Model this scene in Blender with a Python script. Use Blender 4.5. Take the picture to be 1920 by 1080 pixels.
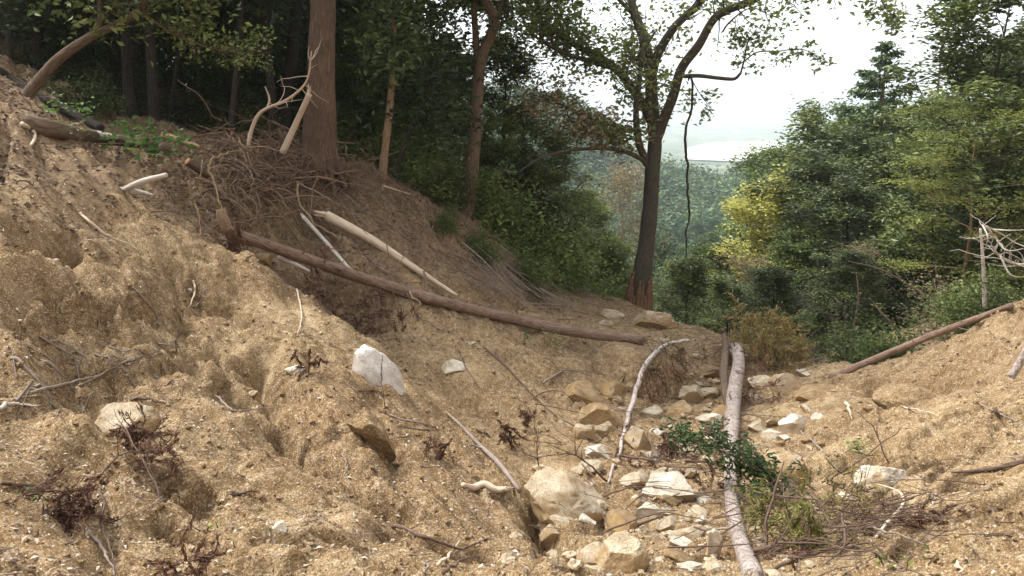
import bpy, math, random
import numpy as np

# ------------------------------------------------------------------ clear
for _o in list(bpy.data.objects):
    bpy.data.objects.remove(_o)
SC = bpy.context.scene
COL = SC.collection

# ------------------------------------------------------------------ camera
PITCH = math.radians(12.3)
FPX = 1493.0                       # focal length in photo pixels (1920 wide), a 28 mm phone lens
cam_data = bpy.data.cameras.new("camera")
cam_data.sensor_width = 36.0
cam_data.lens = 36.0 * FPX / 1920.0
cam_data.clip_start = 0.05
cam_data.clip_end = 20000.0
cam = bpy.data.objects.new("camera", cam_data)
cam.location = (0, 0, 0)
cam.rotation_euler = (math.radians(90) - PITCH, 0, 0)
COL.objects.link(cam)
SC.camera = cam

# ------------------------------------------------------------------ world: pale overcast sky
SUN_EL, SUN_AZ = math.radians(56), math.radians(-72)     # azimuth measured from +Y towards +X
world = bpy.data.worlds.new("World")
SC.world = world
world.use_nodes = True
wn, wl = world.node_tree.nodes, world.node_tree.links
wn.clear()
w_out = wn.new("ShaderNodeOutputWorld")
w_bg = wn.new("ShaderNodeBackground")
w_sky = wn.new("ShaderNodeTexSky")
w_sky.sky_type = 'NISHITA'
w_sky.sun_disc = False
w_sky.sun_elevation = SUN_EL
w_sky.sun_rotation = SUN_AZ
w_sky.dust_density = 3.0
w_sky.air_density = 1.0
w_hsv = wn.new("ShaderNodeHueSaturation")
w_hsv.inputs["Saturation"].default_value = 0.22          # thin even cloud
wl.new(w_sky.outputs[0], w_hsv.inputs["Color"])
wl.new(w_hsv.outputs[0], w_bg.inputs["Color"])
w_bg.inputs["Strength"].default_value = 0.145
wl.new(w_bg.outputs[0], w_out.inputs["Surface"])

# ------------------------------------------------------------------ sun, veiled by cloud
sun_d = bpy.data.lights.new("sun", 'SUN')
sun_d.energy = 1.3
sun_d.angle = math.radians(22)
sun_d.color = (1.0, 0.96, 0.9)
sun = bpy.data.objects.new("sun", sun_d)
sun.rotation_euler = (math.radians(90) - SUN_EL, 0, math.pi - SUN_AZ)
COL.objects.link(sun)

SC.view_settings.view_transform = 'Standard'
SC.view_settings.look = 'None'
SC.view_settings.gamma = 1.0
SC.view_settings.exposure = 1.70
SC.render.engine = 'CYCLES'
SC.cycles.max_bounces = 6
SC.cycles.diffuse_bounces = 3
SC.cycles.glossy_bounces = 2
SC.cycles.transmission_bounces = 3
SC.cycles.transparent_max_bounces = 4
SC.cycles.volume_bounces = 1
SC.cycles.use_denoising = True
SC.cycles.sample_clamp_indirect = 6.0

# ------------------------------------------------------------------ picture helpers
_cp, _sp = math.cos(PITCH), math.sin(PITCH)

def ray(u, v):
    k = (540.0 - v) / FPX
    a = (u - 960.0) / FPX
    return np.array([a, _cp + k * _sp, -_sp + k * _cp])

def at(u, v, Y):
    d = ray(u, v)
    return d * (Y / d[1])

# ------------------------------------------------------------------ noise
_rs = np.random.RandomState(11)
_PERM = np.concatenate([_rs.permutation(256)] * 3).astype(np.int64)
_ANG = _rs.rand(256) * 2 * np.pi
_GX, _GY = np.cos(_ANG), np.sin(_ANG)
_G3 = _rs.randn(256, 3)
_G3 /= np.linalg.norm(_G3, axis=1)[:, None]

def noise2(x, y):
    x = np.asarray(x, float); y = np.asarray(y, float)
    xi = np.floor(x).astype(np.int64); yi = np.floor(y).astype(np.int64)
    xf = x - xi; yf = y - yi
    xi &= 255; yi &= 255
    u = xf * xf * xf * (xf * (xf * 6 - 15) + 10)
    v = yf * yf * yf * (yf * (yf * 6 - 15) + 10)
    def g(ix, iy, fx, fy):
        h = _PERM[_PERM[ix] + iy]
        return _GX[h] * fx + _GY[h] * fy
    a = g(xi, yi, xf, yf); b = g(xi + 1, yi, xf - 1, yf)
    c = g(xi, yi + 1, xf, yf - 1); d = g(xi + 1, yi + 1, xf - 1, yf - 1)
    return 1.5 * ((a * (1 - u) + b * u) * (1 - v) + (c * (1 - u) + d * u) * v)

def noise3(p):
    p = np.asarray(p, float)
    i = np.floor(p).astype(np.int64); f = p - i; i &= 255
    w = f * f * f * (f * (f * 6 - 15) + 10)
    out = 0
    for dx in (0, 1):
        for dy in (0, 1):
            for dz in (0, 1):
                h = _PERM[_PERM[_PERM[i[:, 0] + dx] + i[:, 1] + dy] + i[:, 2] + dz]
                g = _G3[h]
                dot = g[:, 0] * (f[:, 0] - dx) + g[:, 1] * (f[:, 1] - dy) + g[:, 2] * (f[:, 2] - dz)
                wx = w[:, 0] if dx else 1 - w[:, 0]
                wy = w[:, 1] if dy else 1 - w[:, 1]
                wz = w[:, 2] if dz else 1 - w[:, 2]
                out = out + dot * wx * wy * wz
    return 1.5 * out

def sstep(a, b, x):
    t = np.clip((x - a) / (b - a), 0, 1)
    return t * t * (3 - 2 * t)

# ------------------------------------------------------------------ terrain: surveyed points (photo u, v, distance, litter 0..1, also the right mound's painted shade)
SURVEY = [
 # bottom edge
 (0,1080,2.8,0),(300,1080,3.1,0),(600,1080,3.4,0),(960,1080,3.9,0),(1080,1080,4.5,0),(1200,1080,4.7,0),(1450,1080,4.3,.1),(1700,1080,3.6,.1),(1900,1080,3.2,0),
 # near left face
 (0,900,3.7,0),(0,800,4.6,0),(0,700,5.2,.1),(0,600,5.8,.15),(0,500,6.3,.2),(0,400,7.0,.5),(0,300,7.8,.6),(0,215,8.6,.6),
 (150,1000,3.5,0),(150,900,4.0,0),(150,780,4.9,0),(150,690,5.9,0),(150,600,6.4,.1),(150,500,7.0,.1),(150,400,7.8,.5),(140,315,8.4,.6),
 (300,900,4.2,0),(300,800,5.1,0),(300,700,6.1,0),(300,600,7.0,0),(300,500,8.0,.0),(270,410,8.6,.3),
 (400,560,8.1,0),(400,470,9.4,.25),(340,440,9.6,.3),
 (500,1000,4.1,0),(500,900,4.9,0),(500,800,5.8,0),(500,700,7.0,0),(500,600,8.0,0),(480,505,9.0,.05),
 (700,1000,4.5,0),(800,1000,4.7,0),(900,1000,5.1,0),(600,860,5.6,0),(700,900,5.3,0),(800,900,5.8,0),(900,920,6.1,0),
 (560,565,8.9,0),(610,590,8.7,0),(680,650,8.2,0),(620,680,7.6,0),(760,745,7.5,0),(650,780,6.4,0),(730,830,6.4,0),
 # trench behind the lip and slope under the log
 (520,505,11.6,.7),(600,545,11.7,.75),(650,600,11.6,.7),(700,624,11.4,.5),(760,680,10.6,.25),(800,735,9.9,.05),(860,830,8.0,0),(900,790,8.9,0),(900,700,10.4,.05),
 (1000,850,8.1,0),(1000,750,10.0,0),(1050,800,9.1,0),(960,900,7.2,0),
 (700,500,12.4,.55),(800,565,12.2,.4),(900,625,12.2,.35),(1000,655,12.4,.15),(1100,690,12.2,.05),(1100,640,13.8,.05),
 # bank above the log
 (560,470,12.3,.6),(600,400,13.2,.75),(700,400,13.8,.75),(700,340,15.0,1),(600,310,14.5,1),(800,450,14.3,.8),(870,400,16.6,1),(900,500,14.8,.65),(1000,565,15.4,.5),
 (1100,575,17.0,.3),(1190,578,18.2,.3),(1000,505,18.0,.9),(450,360,12.6,1),(450,285,14.0,1),(380,400,10.9,.9),(330,360,11.4,1),(300,285,13.2,1),
 (200,262,12.6,1),(100,235,11.8,1),(0,170,11.0,1),(0,120,14.0,1),(300,268,17,1),
 # sill and channel
 (1250,622,15.2,.0),(1200,645,14.2,0),(1300,615,16.4,.1),(1180,715,12.2,0),(1300,735,12.0,.28),(1350,645,14.2,.4),(1250,785,10.5,.22),(1250,850,8.9,.18),(1250,950,7.0,0),(1250,1040,5.4,0),
 (1380,950,6.6,.1),(1380,850,8.6,0),(1380,760,11,.22),(1420,670,13.6,.45),(1060,1000,5.9,0),(1120,900,7.6,0),
 # right bank
 (1450,760,10.4,0),(1550,712,12.0,0),(1500,850,8.1,0),(1500,950,6.3,.05),(1500,1040,4.9,.2),(1700,1000,4.7,.1),(1700,900,5.9,0),(1700,800,7.5,0),(1700,740,9.0,0),
 (1650,702,10.9,0),(1900,950,4.4,0),(1900,850,5.6,0),(1900,765,7.0,0),(1900,712,8.3,0),(1900,650,9.2,.3),(1900,582,10.0,.1),(1820,640,10.4,.3),(1820,626,10.9,.1),(1730,672,11.3,0),(1790,708,9.4,0),  # litter on the mound face paints its shade and damp brown
]
# places outside the picture or hidden behind something: x, y, z, litter
HIDDEN = [
 (0,0,-1.65,0),(-2,0,-1.25,0),(2.5,0,-1.75,0),(0,-4,-.9,.2),(6,0,-1.3,.2),(-6,0,.3,.4),(-7.5,5,.55,.5),(-9,9,1.6,.8),(6,-5,-.4,.4),(-6,-6,1.6,.7),
 (8.5,6,-1.6,.2),(9,9.5,-2.0,.3),(11,12,-2.2,.6),(8,13.5,-4.0,.6),(6.5,14.5,-4.9,.5),(12,16,-3.6,1),(5,17.5,-6.2,.8),(2.5,20,-6.0,.8),(4.5,22,-8.2,1),(9,22,-6.8,1),(14,22,-5.0,1),(20,22,-2.6,1),
 (16,10,-.6,.8),(20,15,0,1),(20,4,1.0,1),(16,-2,.6,1),
 (-10,15,.15,1),(-16,12,2.6,1),(-5,19,-1.2,1),(-10,22,-.2,1),(-18,22,2.6,1),(0,22,-4.0,1),(-4,28,-2.4,1),(-10,30,.2,1),(-20,32,3.5,1),(2,28,-7.5,1),(6,30,-11,1),(-28,20,8,1),(-14,3,2.6,.8),(-20,-5,4.5,1),
]

def far_ground(x, y):
    x = np.asarray(x, float); y = np.asarray(y, float)
    yy = np.maximum(y, 0)
    z = np.interp(yy, [0,15,20,30,45,60,100,150,200,400,560,760,3000], [-1.5,-5,-7,-11.5,-17,-21,-29,-33,-35,-44,-54,-60,-60])
    xc = 0.23 * yy
    fade = 1 - sstep(330, 620, yy)
    dr = np.maximum(x - (xc + 3 + 0.02 * yy), 0)
    dl = np.maximum((xc - 5 - 0.05 * yy) - x, 0)
    z = z + fade * (26 * (1 - np.exp(-dr / 40.0)) + 34 * (1 - np.exp(-dl / 50.0)))
    # wooded spur across the valley, and low ridges far out on the plain
    z = z + 24 * np.exp(-(((x - 20) / 66.0) ** 2 + ((y - 330) / 80.0) ** 2))
    z = z + 40 * np.exp(-(((x + 150) / 230.0) ** 2 + ((y - 760) / 170.0) ** 2))
    z = z + 52 * sstep(1900, 2700, y) * (0.55 + 0.45 * noise2(x / 420.0, y / 900.0))
    z = z + 2.5 * noise2(x / 34.0, y / 34.0) * sstep(40, 110, np.hypot(x, y)) * (0.15 + 0.85 * fade)
    return z

_pts, _vals = [], []
for u, v, Y, L in SURVEY:
    p = at(u, v, Y)
    _pts.append((p[0], p[1])); _vals.append((p[2], L))
for x, y, z, L in HIDDEN:
    _pts.append((x, y)); _vals.append((z, L))
for x in (-45, -32, -20, -8, 2, 8, 15, 24, 36, 50):
    for y in (38, 50, 64):
        _pts.append((x, y)); _vals.append((float(far_ground(x, y)), 1))
for x in (-45, 45, -32, 32):
    for y in (-20, 2, 22):
        _pts.append((x, y)); _vals.append((float(far_ground(x, 20)) * .5 + abs(x) * .28 + 4, 1))
_pts = np.array(_pts, float); _vals = np.array(_vals, float)
_n = len(_pts)
def _phi(r2):
    return np.sqrt(r2 + 0.09)
_d2 = ((_pts[:, None, :] - _pts[None, :, :]) ** 2).sum(-1)
_A = np.zeros((_n + 3, _n + 3))
_A[:_n, :_n] = _phi(_d2) - 0.012 * np.eye(_n)
_A[:_n, _n] = 1; _A[:_n, _n + 1:] = _pts
_A[_n, :_n] = 1; _A[_n + 1:, :_n] = _pts.T
_B = np.zeros((_n + 3, 2)); _B[:_n] = _vals
_W = np.linalg.solve(_A, _B)

def surveyed(x, y):
    x = np.asarray(x, float).ravel(); y = np.asarray(y, float).ravel()
    out = np.empty((len(x), 2))
    for s in range(0, len(x), 40000):
        e = s + 40000
        r2 = (x[s:e, None] - _pts[None, :, 0]) ** 2 + (y[s:e, None] - _pts[None, :, 1]) ** 2
        out[s:e] = _phi(r2) @ _W[:_n] + _W[_n] + np.stack([x[s:e], y[s:e]], 1) @ _W[_n + 1:]
    return out

def base_ground(x, y):
    x = np.asarray(x, float); y = np.asarray(y, float)
    sh = x.shape
    x = x.ravel(); y = y.ravel()
    r = np.maximum(np.abs(x) * 1.25, np.maximum(y, -y * 2.4))
    w = 1 - sstep(44, 62, r)
    z = far_ground(x, y)
    L = np.ones_like(z)
    m = w > 0
    if m.any():
        sv = surveyed(x[m], y[m])
        z[m] = z[m] * (1 - w[m]) + sv[:, 0] * w[m]
        L[m] = L[m] * (1 - w[m]) + np.clip(sv[:, 1], 0, 1) * w[m]
    return z.reshape(sh), L.reshape(sh)

def base_hit(u, v):
    d = ray(u, v)
    ys = np.concatenate([np.linspace(1.5, 24, 900), np.linspace(24.1, 60, 200)])
    px = d[0] / d[1] * ys; pz = d[2] / d[1] * ys
    g, _ = base_ground(px, ys)
    k = np.nonzero(pz < g)[0]
    i = k[0] if len(k) else len(ys) - 1
    return px[i], ys[i]

# broken edges, runnels and hollows in the soil: photo polyline, depth, width, step (drop on the downhill side)
CUTS = [
 ([(515,492),(560,515),(610,548),(665,585),(715,640)], .32, .34, .0),
 ([(530,395),(590,412),(650,432),(700,455)], .26, .22, .0),
 ([(900,545),(950,560),(1000,580)], .22, .2, .0),
 ([(430,640),(480,665),(540,775),(575,830),(610,862),(650,890)], .20, .13, .22),
 ([(240,935),(330,960),(400,1000),(450,1025),(520,1055),(640,1075)], .06, .06, .15),
 ([(0,790),(90,750),(200,705),(320,640),(345,590),(355,545)], .09, .17, .06),
 ([(0,432),(60,448),(130,440),(200,470)], .14, .12, .22),
 ([(1050,1078),(1030,1020),(1000,965),(975,935)], .22, .14, .0),
 ([(690,730),(735,860),(770,930)], .14, .10, .0),
 ([(1770,905),(1850,895),(1925,905)], .14, .10, .05),
 ([(1560,745),(1700,722),(1800,712),(1920,716)], .06, .12, .12),
 ([(360,610),(420,650),(470,720)], .08, .07, .16),
 ([(150,830),(230,850),(330,880),(420,900)], .06, .06, .13),
 ([(700,960),(780,990),(870,1020),(960,1040)], .08, .07, .12),
 ([(820,690),(900,760),(980,800),(1040,850)], .07, .10, .12),
 ([(1000,700),(1070,760),(1140,790)], .07, .08, .05),
 ([(1560,860),(1680,850),(1780,830),(1900,840)], .07, .10, .12),
 ([(1480,905),(1560,880),(1620,860)], .10, .12, .0),
 ([(640,880),(720,930),(800,965)], .07, .07, .12),
 ([(60,560),(150,590),(250,560),(300,520)], .07, .09, .14),
 ([(20,640),(120,660),(220,640)], .07, .08, .14),
 ([(280,480),(350,520),(420,560),(520,610)], .07, .08, .14),
 ([(1600,780),(1720,770),(1850,790)], .04, .07, .05),
 ([(860,600),(940,650),(960,700)], .10, .14, .0),
]
_cuts_xy = [(np.array([base_hit(u, v) for u, v in pl]), d, w, s) for pl, d, w, s in CUTS]

def cut_field(x, y):
    """lowering of the soil along the cuts"""
    out = np.zeros_like(x)
    for P, d, w, s in _cuts_xy:
        lo = P.min(0) - 1.2; hi = P.max(0) + 1.2
        m = (x > lo[0]) & (x < hi[0]) & (y > lo[1]) & (y < hi[1])
        if not m.any():
            continue
        X = x[m] + 0.10 * noise2(x[m] * 3.1, y[m] * 3.1) + 0.05 * noise2(x[m] * 8, y[m] * 8)
        Yq = y[m] + 0.10 * noise2(x[m] * 3.1 + 40, y[m] * 3.1) + 0.05 * noise2(x[m] * 8 + 40, y[m] * 8)
        best = np.full(X.shape, 1e9); side = np.zeros_like(X); tt = np.zeros_like(X)
        nseg = len(P) - 1
        for i in range(nseg):
            a, b = P[i], P[i + 1]
            ab = b - a; L2 = (ab ** 2).sum() + 1e-9
            t = np.clip(((X - a[0]) * ab[0] + (Yq - a[1]) * ab[1]) / L2, 0, 1)
            dx = X - (a[0] + t * ab[0]); dy = Yq - (a[1] + t * ab[1])
            dd = np.hypot(dx, dy)
            sgn = -(ab[0] * dy - ab[1] * dx) / math.sqrt(L2)
            k = dd < best
            best[k] = dd[k]; side[k] = sgn[k]; tt[k] = (i + t[k]) / nseg
        taper = np.clip(np.minimum(tt, 1 - tt) * 5, 0, 1) * (.7 + .5 * noise2(X * 2.3, Yq * 2.3))
        c = d * np.exp(-(best / w) ** 2)
        if s:
            c = c + s * sstep(-.03, .03, side) * np.exp(-np.maximum(best, 0) / .65)
        out[m] += c * np.clip(taper, 0, 1.2)
    return out

def ground_z(x, y):
    """full ground height and litter for arrays x, y"""
    z, L = base_ground(x, y)
    near = 1 - sstep(17, 30, np.maximum(np.abs(x - 1), y))
    left = 1 - sstep(-.5, 2.5, x - 0.12 * y)
    # runnels down the left face; flatter washed layers to the right
    wx = x + .25 * noise2(x * .9, y * .9); wy = y + .25 * noise2(x * .9 + 9, y * .9)
    al = .75 * wx - .66 * wy; ac = .66 * wx + .75 * wy
    r1 = np.abs(noise2(al * .42, ac * 1.5)); r2 = np.abs(noise2(al * .9 + 7, ac * 3.4))
    bl = .98 * wx + .2 * wy; bc = -.2 * wx + .98 * wy
    q1 = np.abs(noise2(bl * .4, bc * 1.3)); q2 = np.abs(noise2(bl * .9 + 5, bc * 3.2))
    z = z + near * (left * (.17 * (r1 - .25) + .12 * (r2 - .25)) + (1 - left) * (.15 * (q1 - .25) + .12 * (q2 - .25)))
    # lumps and clods, drawn out down the slope
    rough = near * (.55 + .45 * sstep(-.3, .4, noise2(x * .5 + 3, y * .5)))
    rough2 = rough * (.4 + .6 * sstep(-.25, .3, noise2(x * 1.3 + 31, y * 1.3)))
    def lump(f, o, st):
        a = np.abs(noise2(al * f / st + o, ac * f)); b = np.abs(noise2(bl * f / st + o, bc * f))
        return a * left + b * (1 - left) - .25
    z = z + rough * (.040 * lump(2.0, 0, 3.6) + .052 * lump(4.4, 3, 3.4)) + rough2 * .045 * lump(9.5, 11, 3.2)
    # narrow cracks and washed grooves
    def groove(f, o, st, w):
        a = np.abs(noise2(al * f / st + o, ac * f + o)); b = np.abs(noise2(bl * f / st + o, bc * f + o))
        return np.clip(1 - (a * left + b * (1 - left)) / w, 0, 1)
    gm = near * sstep(-.1, .35, noise2(x * .8 + 51, y * .8 + 17))
    z = z - gm * (.15 * groove(1.05, 21, 5.5, .11) + .07 * groove(2.5, 33, 5.0, .12))
    wx2 = x + .03 * noise2(x * 9, y * 9); wy2 = y + .03 * noise2(x * 9 + 4, y * 9)
    z = z + rough2 * (.040 * (np.abs(noise2(wx2 * 13, wy2 * 13)) - .25) + .032 * (np.abs(noise2(wx2 * 24 + 5, wy2 * 24)) - .25)
                      + .018 * noise2(wx2 * 43, wy2 * 43 + 8))
    z = z + near * .008 * noise2(x * 75, y * 75)
    z = z + near * sstep(.35, .8, L) * sstep(8, 10.5, y) * (.20 * lump(1.5, 5, 1.6) + .11 * lump(4.1, 9, 1.5) + .05 * noise2(x * 11, y * 11))
    # small broken ledges following the height
    s = z * 2.7 + 1.0 * noise2(x * .8 + 70, y * .8) + .12 * noise2(x * 4.5, y * 4.5 + 30)
    fr = s - np.floor(s)
    z = z + near * (.15 - .06 * sstep(6.5, 9, y) * left) * (fr - sstep(.88, 1.0, fr)) * sstep(-.25, .25, noise2(x * .7 + 12, y * .7 + 5))
    z = z - 1.7 * cut_field(x, y)
    z = z + (1 - near) * .25 * noise2(x * .35, y * .35) * sstep(12, 25, np.hypot(x, y)) * (1 - sstep(60, 150, np.hypot(x, y)))
    L = np.clip(L + .35 * noise2(x * 1.7, y * 1.7) * sstep(.02, .3, L) , 0, 1)
    return z, L

def axis(lo, hi, f_lo, f_hi, step):
    """sorted grid lines: step(c) gives the spacing"""
    out = [f_lo]
    while out[-1] < f_hi: out.append(out[-1] + step(out[-1]))
    while out[-1] < hi: out.append(out[-1] + step(out[-1]))
    back = [f_lo]
    while back[-1] > lo: back.append(back[-1] - step(back[-1]))
    return np.array(back[::-1][:-1] + out)

def xs_step(c):
    o = max(-5.2 - c, c - 6.8, 0)
    return .026 + .032 * o
def ys_step(c):
    if c < 2.6: return .0135 + .05 * (2.6 - c)
    return .0052 * c if c < 18 else .0936 + .032 * (c - 18)
GX = axis(-2600, 2800, -5.2, 6.8, xs_step)
GY = axis(-60, 3000, 2.6, 18, ys_step)
_X, _Y = np.meshgrid(GX, GY)
GZ, GL = ground_z(_X.ravel(), _Y.ravel())
GZ = GZ.reshape(_X.shape); GL = GL.reshape(_X.shape)
print("ground grid", GZ.shape)

def zat(x, y):
    x = np.atleast_1d(np.asarray(x, float)); y = np.atleast_1d(np.asarray(y, float))
    i = np.clip(np.searchsorted(GX, x) - 1, 0, len(GX) - 2)
    j = np.clip(np.searchsorted(GY, y) - 1, 0, len(GY) - 2)
    a = np.clip((x - GX[i]) / (GX[i + 1] - GX[i]), 0, 1); b = np.clip((y - GY[j]) / (GY[j + 1] - GY[j]), 0, 1)
    return (GZ[j, i] * (1 - a) + GZ[j, i + 1] * a) * (1 - b) + (GZ[j + 1, i] * (1 - a) + GZ[j + 1, i + 1] * a) * b

def z1(x, y):
    return float(zat(x, y)[0])

_HY = np.concatenate([np.arange(1.6, 26, .012), np.arange(26, 120, .2)])
def hit(u, v):
    d = ray(u, v)
    px = d[0] / d[1] * _HY; pz = d[2] / d[1] * _HY
    k = np.nonzero(pz < zat(px, _HY))[0]
    i = k[0] if len(k) else len(_HY) - 1
    return np.array([px[i], _HY[i], pz[i]])

# ------------------------------------------------------------------ object helpers
def mesh_obj(name, V, F, mat, parent=None, smooth=True, tint=None, org=None, bark=None):
    """V (n,3); F list of arrays of quads/tris (or one array)"""
    me = bpy.data.meshes.new(name)
    V = np.asarray(V, float)
    if org is not None: V = V - np.asarray(org, float)
    V = V.astype(np.float32)
    if not isinstance(F, list): F = [F]
    F = [np.asarray(f, np.int32) for f in F if len(f)]
    me.vertices.add(len(V)); me.vertices.foreach_set("co", V.ravel())
    nl = sum(f.size for f in F); nf = sum(len(f) for f in F)
    me.loops.add(nl); me.polygons.add(nf)
    me.loops.foreach_set("vertex_index", np.concatenate([f.ravel() for f in F]))
    tot = np.concatenate([np.full(len(f), f.shape[1], np.int32) for f in F])
    st = np.concatenate([[0], np.cumsum(tot)[:-1]]).astype(np.int32)
    me.polygons.foreach_set("loop_start", st)
    me.polygons.foreach_set("use_smooth", np.full(nf, smooth, bool))
    me.update(calc_edges=True)
    if tint is not None:
        a = me.attributes.new("tint", 'FLOAT', 'POINT')
        a.data.foreach_set("value", np.asarray(tint, np.float32))
    if bark is not None:
        a = me.attributes.new("bark_co", 'FLOAT_VECTOR', 'POINT')
        a.data.foreach_set("vector", np.asarray(bark, np.float32).ravel())
    me.materials.append(mat)
    o = bpy.data.objects.new(name, me)
    if org is not None and parent is None: o.location = tuple(float(c) for c in org)
    COL.objects.link(o)
    if parent is not None: o.parent = parent
    return o

def empty(name, loc, rz=0.0, sc=1.0):
    o = bpy.data.objects.new(name, None)
    o.empty_display_size = .2
    o.location = loc; o.rotation_euler = (0, 0, rz)
    o.scale = (sc, sc, sc) if not isinstance(sc, tuple) else sc
    COL.objects.link(o)
    return o

def tag(o, label=None, cat=None, group=None, kind=None):
    if label: o["label"] = label
    if cat: o["category"] = cat
    if group: o["group"] = group
    if kind: o["kind"] = kind
    return o

def copy_tree(o, parent=None):
    c = o.copy(); COL.objects.link(c)
    if parent is not None: c.parent = parent
    for ch in list(o.children):
        copy_tree(ch, c)
    return c
# ------------------------------------------------------------------ materials
class MatB:
    def __init__(self, name):
        self.m = bpy.data.materials.new(name); self.m.use_nodes = True
        self.n = self.m.node_tree.nodes; self.l = self.m.node_tree.links
        self.n.clear()
        self.out = self.n.new("ShaderNodeOutputMaterial")
        self.b = self.n.new("ShaderNodeBsdfPrincipled")
        self.b.inputs["Specular IOR Level"].default_value = .25
        self.l.new(self.b.outputs[0], self.out.inputs["Surface"])
        self.tc = self.n.new("ShaderNodeTexCoord")
        self.co = self.tc.outputs["Object"]
    def link(self, a, b): self.l.new(a, b)
    def mapping(self, scale, co=None):
        n = self.n.new("ShaderNodeMapping"); n.inputs["Scale"].default_value = scale
        self.link(co or self.co, n.inputs["Vector"]); return n.outputs[0]
    def noise(self, scale, detail=6, rough=.6, co=None, dist=0.0):
        n = self.n.new("ShaderNodeTexNoise"); n.inputs["Scale"].default_value = scale
        n.inputs["Detail"].default_value = detail; n.inputs["Roughness"].default_value = rough
        n.inputs["Distortion"].default_value = dist
        self.link(co or self.co, n.inputs["Vector"]); return n.outputs["Fac"]
    def voro(self, scale, feat='F1', co=None, out="Distance"):
        n = self.n.new("ShaderNodeTexVoronoi"); n.feature = feat; n.inputs["Scale"].default_value = scale
        self.link(co or self.co, n.inputs["Vector"]); return n.outputs[out]
    def ramp(self, fac, stops, interp='LINEAR'):
        n = self.n.new("ShaderNodeValToRGB"); n.color_ramp.interpolation = interp
        e = n.color_ramp.elements
        while len(e) < len(stops): e.new(.5)
        for k, (p, c) in enumerate(stops):
            e[k].position = p
            e[k].color = (c, c, c, 1) if not isinstance(c, tuple) else (*c, 1)
        self.link(fac, n.inputs[0]); return n.outputs[0]
    def mix(self, fac, a, b, mode='MIX'):
        n = self.n.new("ShaderNodeMix"); n.data_type = 'RGBA'; n.blend_type = mode
        for s, v in ((0, fac), (6, a), (7, b)):
            if hasattr(v, "node"): self.link(v, n.inputs[s])
            elif s == 0: n.inputs[0].default_value = v
            else: n.inputs[s].default_value = (*v, 1)
        return n.outputs[2]
    def math(self, op, a, b=0.0, c=None):
        n = self.n.new("ShaderNodeMath"); n.operation = op
        for i, v in enumerate((a, b) if c is None else (a, b, c)):
            if hasattr(v, "node"): self.link(v, n.inputs[i])
            else: n.inputs[i].default_value = v
        return n.outputs[0]
    def attr(self, name):
        n = self.n.new("ShaderNodeAttribute"); n.attribute_name = name; return n.outputs["Fac"]
    def bump(self, h, strength=.5, dist=.02, prev=None):
        n = self.n.new("ShaderNodeBump"); n.inputs["Strength"].default_value = strength
        n.inputs["Distance"].default_value = dist
        self.link(h, n.inputs["Height"])
        if prev is not None: self.link(prev, n.inputs["Normal"])
        return n.outputs[0]
    def done(self, color, rough=.9, normal=None):
        for s, v in (("Base Color", color), ("Roughness", rough)):
            if hasattr(v, "node"): self.link(v, self.b.inputs[s])
            else: self.b.inputs[s].default_value = (*v, 1) if isinstance(v, tuple) else v
        if normal is not None: self.link(normal, self.b.inputs["Normal"])
        return self.m

def mat_ground():
    k = MatB("ground_soil")
    lit = k.attr("litter"); far = k.attr("far")
    big = k.noise(.55, 5, .6); mid = k.noise(2.6, 6, .65); fine = k.noise(16, 6, .7)
    grain = k.noise(75, 4, .75); gv = k.voro(70)
    sand = k.ramp(mid, [(.28, (.150,.090,.038)), (.45, (.245,.160,.072)), (.58, (.33,.228,.115)), (.75, (.455,.345,.205))])
    sand = k.mix(k.ramp(big, [(.40, 0.0), (.60, .85)]), sand, (.18,.102,.038))
    damp = k.noise(.9, 7, .72, k.mapping((1.0, 1.0, 2.4)), .6)
    sand = k.mix(k.ramp(damp, [(.50, 0.0), (.60, .62)]), sand, (.145,.084,.034))
    sand = k.mix(k.ramp(damp, [(.34, .5), (.44, 0.0)]), sand, (.46,.345,.185))
    sand = k.mix(k.ramp(fine, [(.5, 0.0), (.72, .75)]), sand, (.52,.42,.28))
    sand = k.mix(k.ramp(fine, [(.30, .85), (.46, 0.0)]), sand, (.085,.050,.025))
    sand = k.mix(k.ramp(grain, [(.37, .8), (.49, 0.0)]), sand, (.085,.052,.028))
    sand = k.mix(k.ramp(grain, [(.55, 0.0), (.66, .8)]), sand, (.62,.53,.39))
    # fallen leaves, bark crumbs and humus
    st = k.mapping((1, 1, 1))
    lv = k.voro(32, co=st, out="Color"); lc = k.ramp(lv, [(.1, (.07,.047,.029)), (.4, (.185,.122,.070)), (.7, (.32,.225,.135)), (.95, (.48,.39,.29))])
    lf = k.ramp(k.noise(11, 6, .7), [(.3, (.05,.033,.020)), (.6, (.235,.155,.085))])
    litc = k.mix(.55, lc, lf)
    lm = k.math('ADD', lit, k.math('MULTIPLY', k.math('SUBTRACT', k.noise(4.5, 6, .7), .5), 1.7))
    lm = k.ramp(lm, [(.36, 0.0), (.72, .92)])
    c = k.mix(lm, sand, litc)
    farc = k.ramp(k.noise(.02, 4, .6), [(.35, (.035,.06,.025)), (.5, (.06,.085,.035)), (.62, (.17,.17,.09))])
    c = k.mix(far, c, farc)
    h = k.math('ADD', k.math('MULTIPLY', fine, .55), k.math('MULTIPLY', grain, .28))
    h = k.math('ADD', h, k.math('MULTIPLY', gv, .14))
    n = k.bump(h, 1.0, .032)
    return k.done(c, .95, n)

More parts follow.
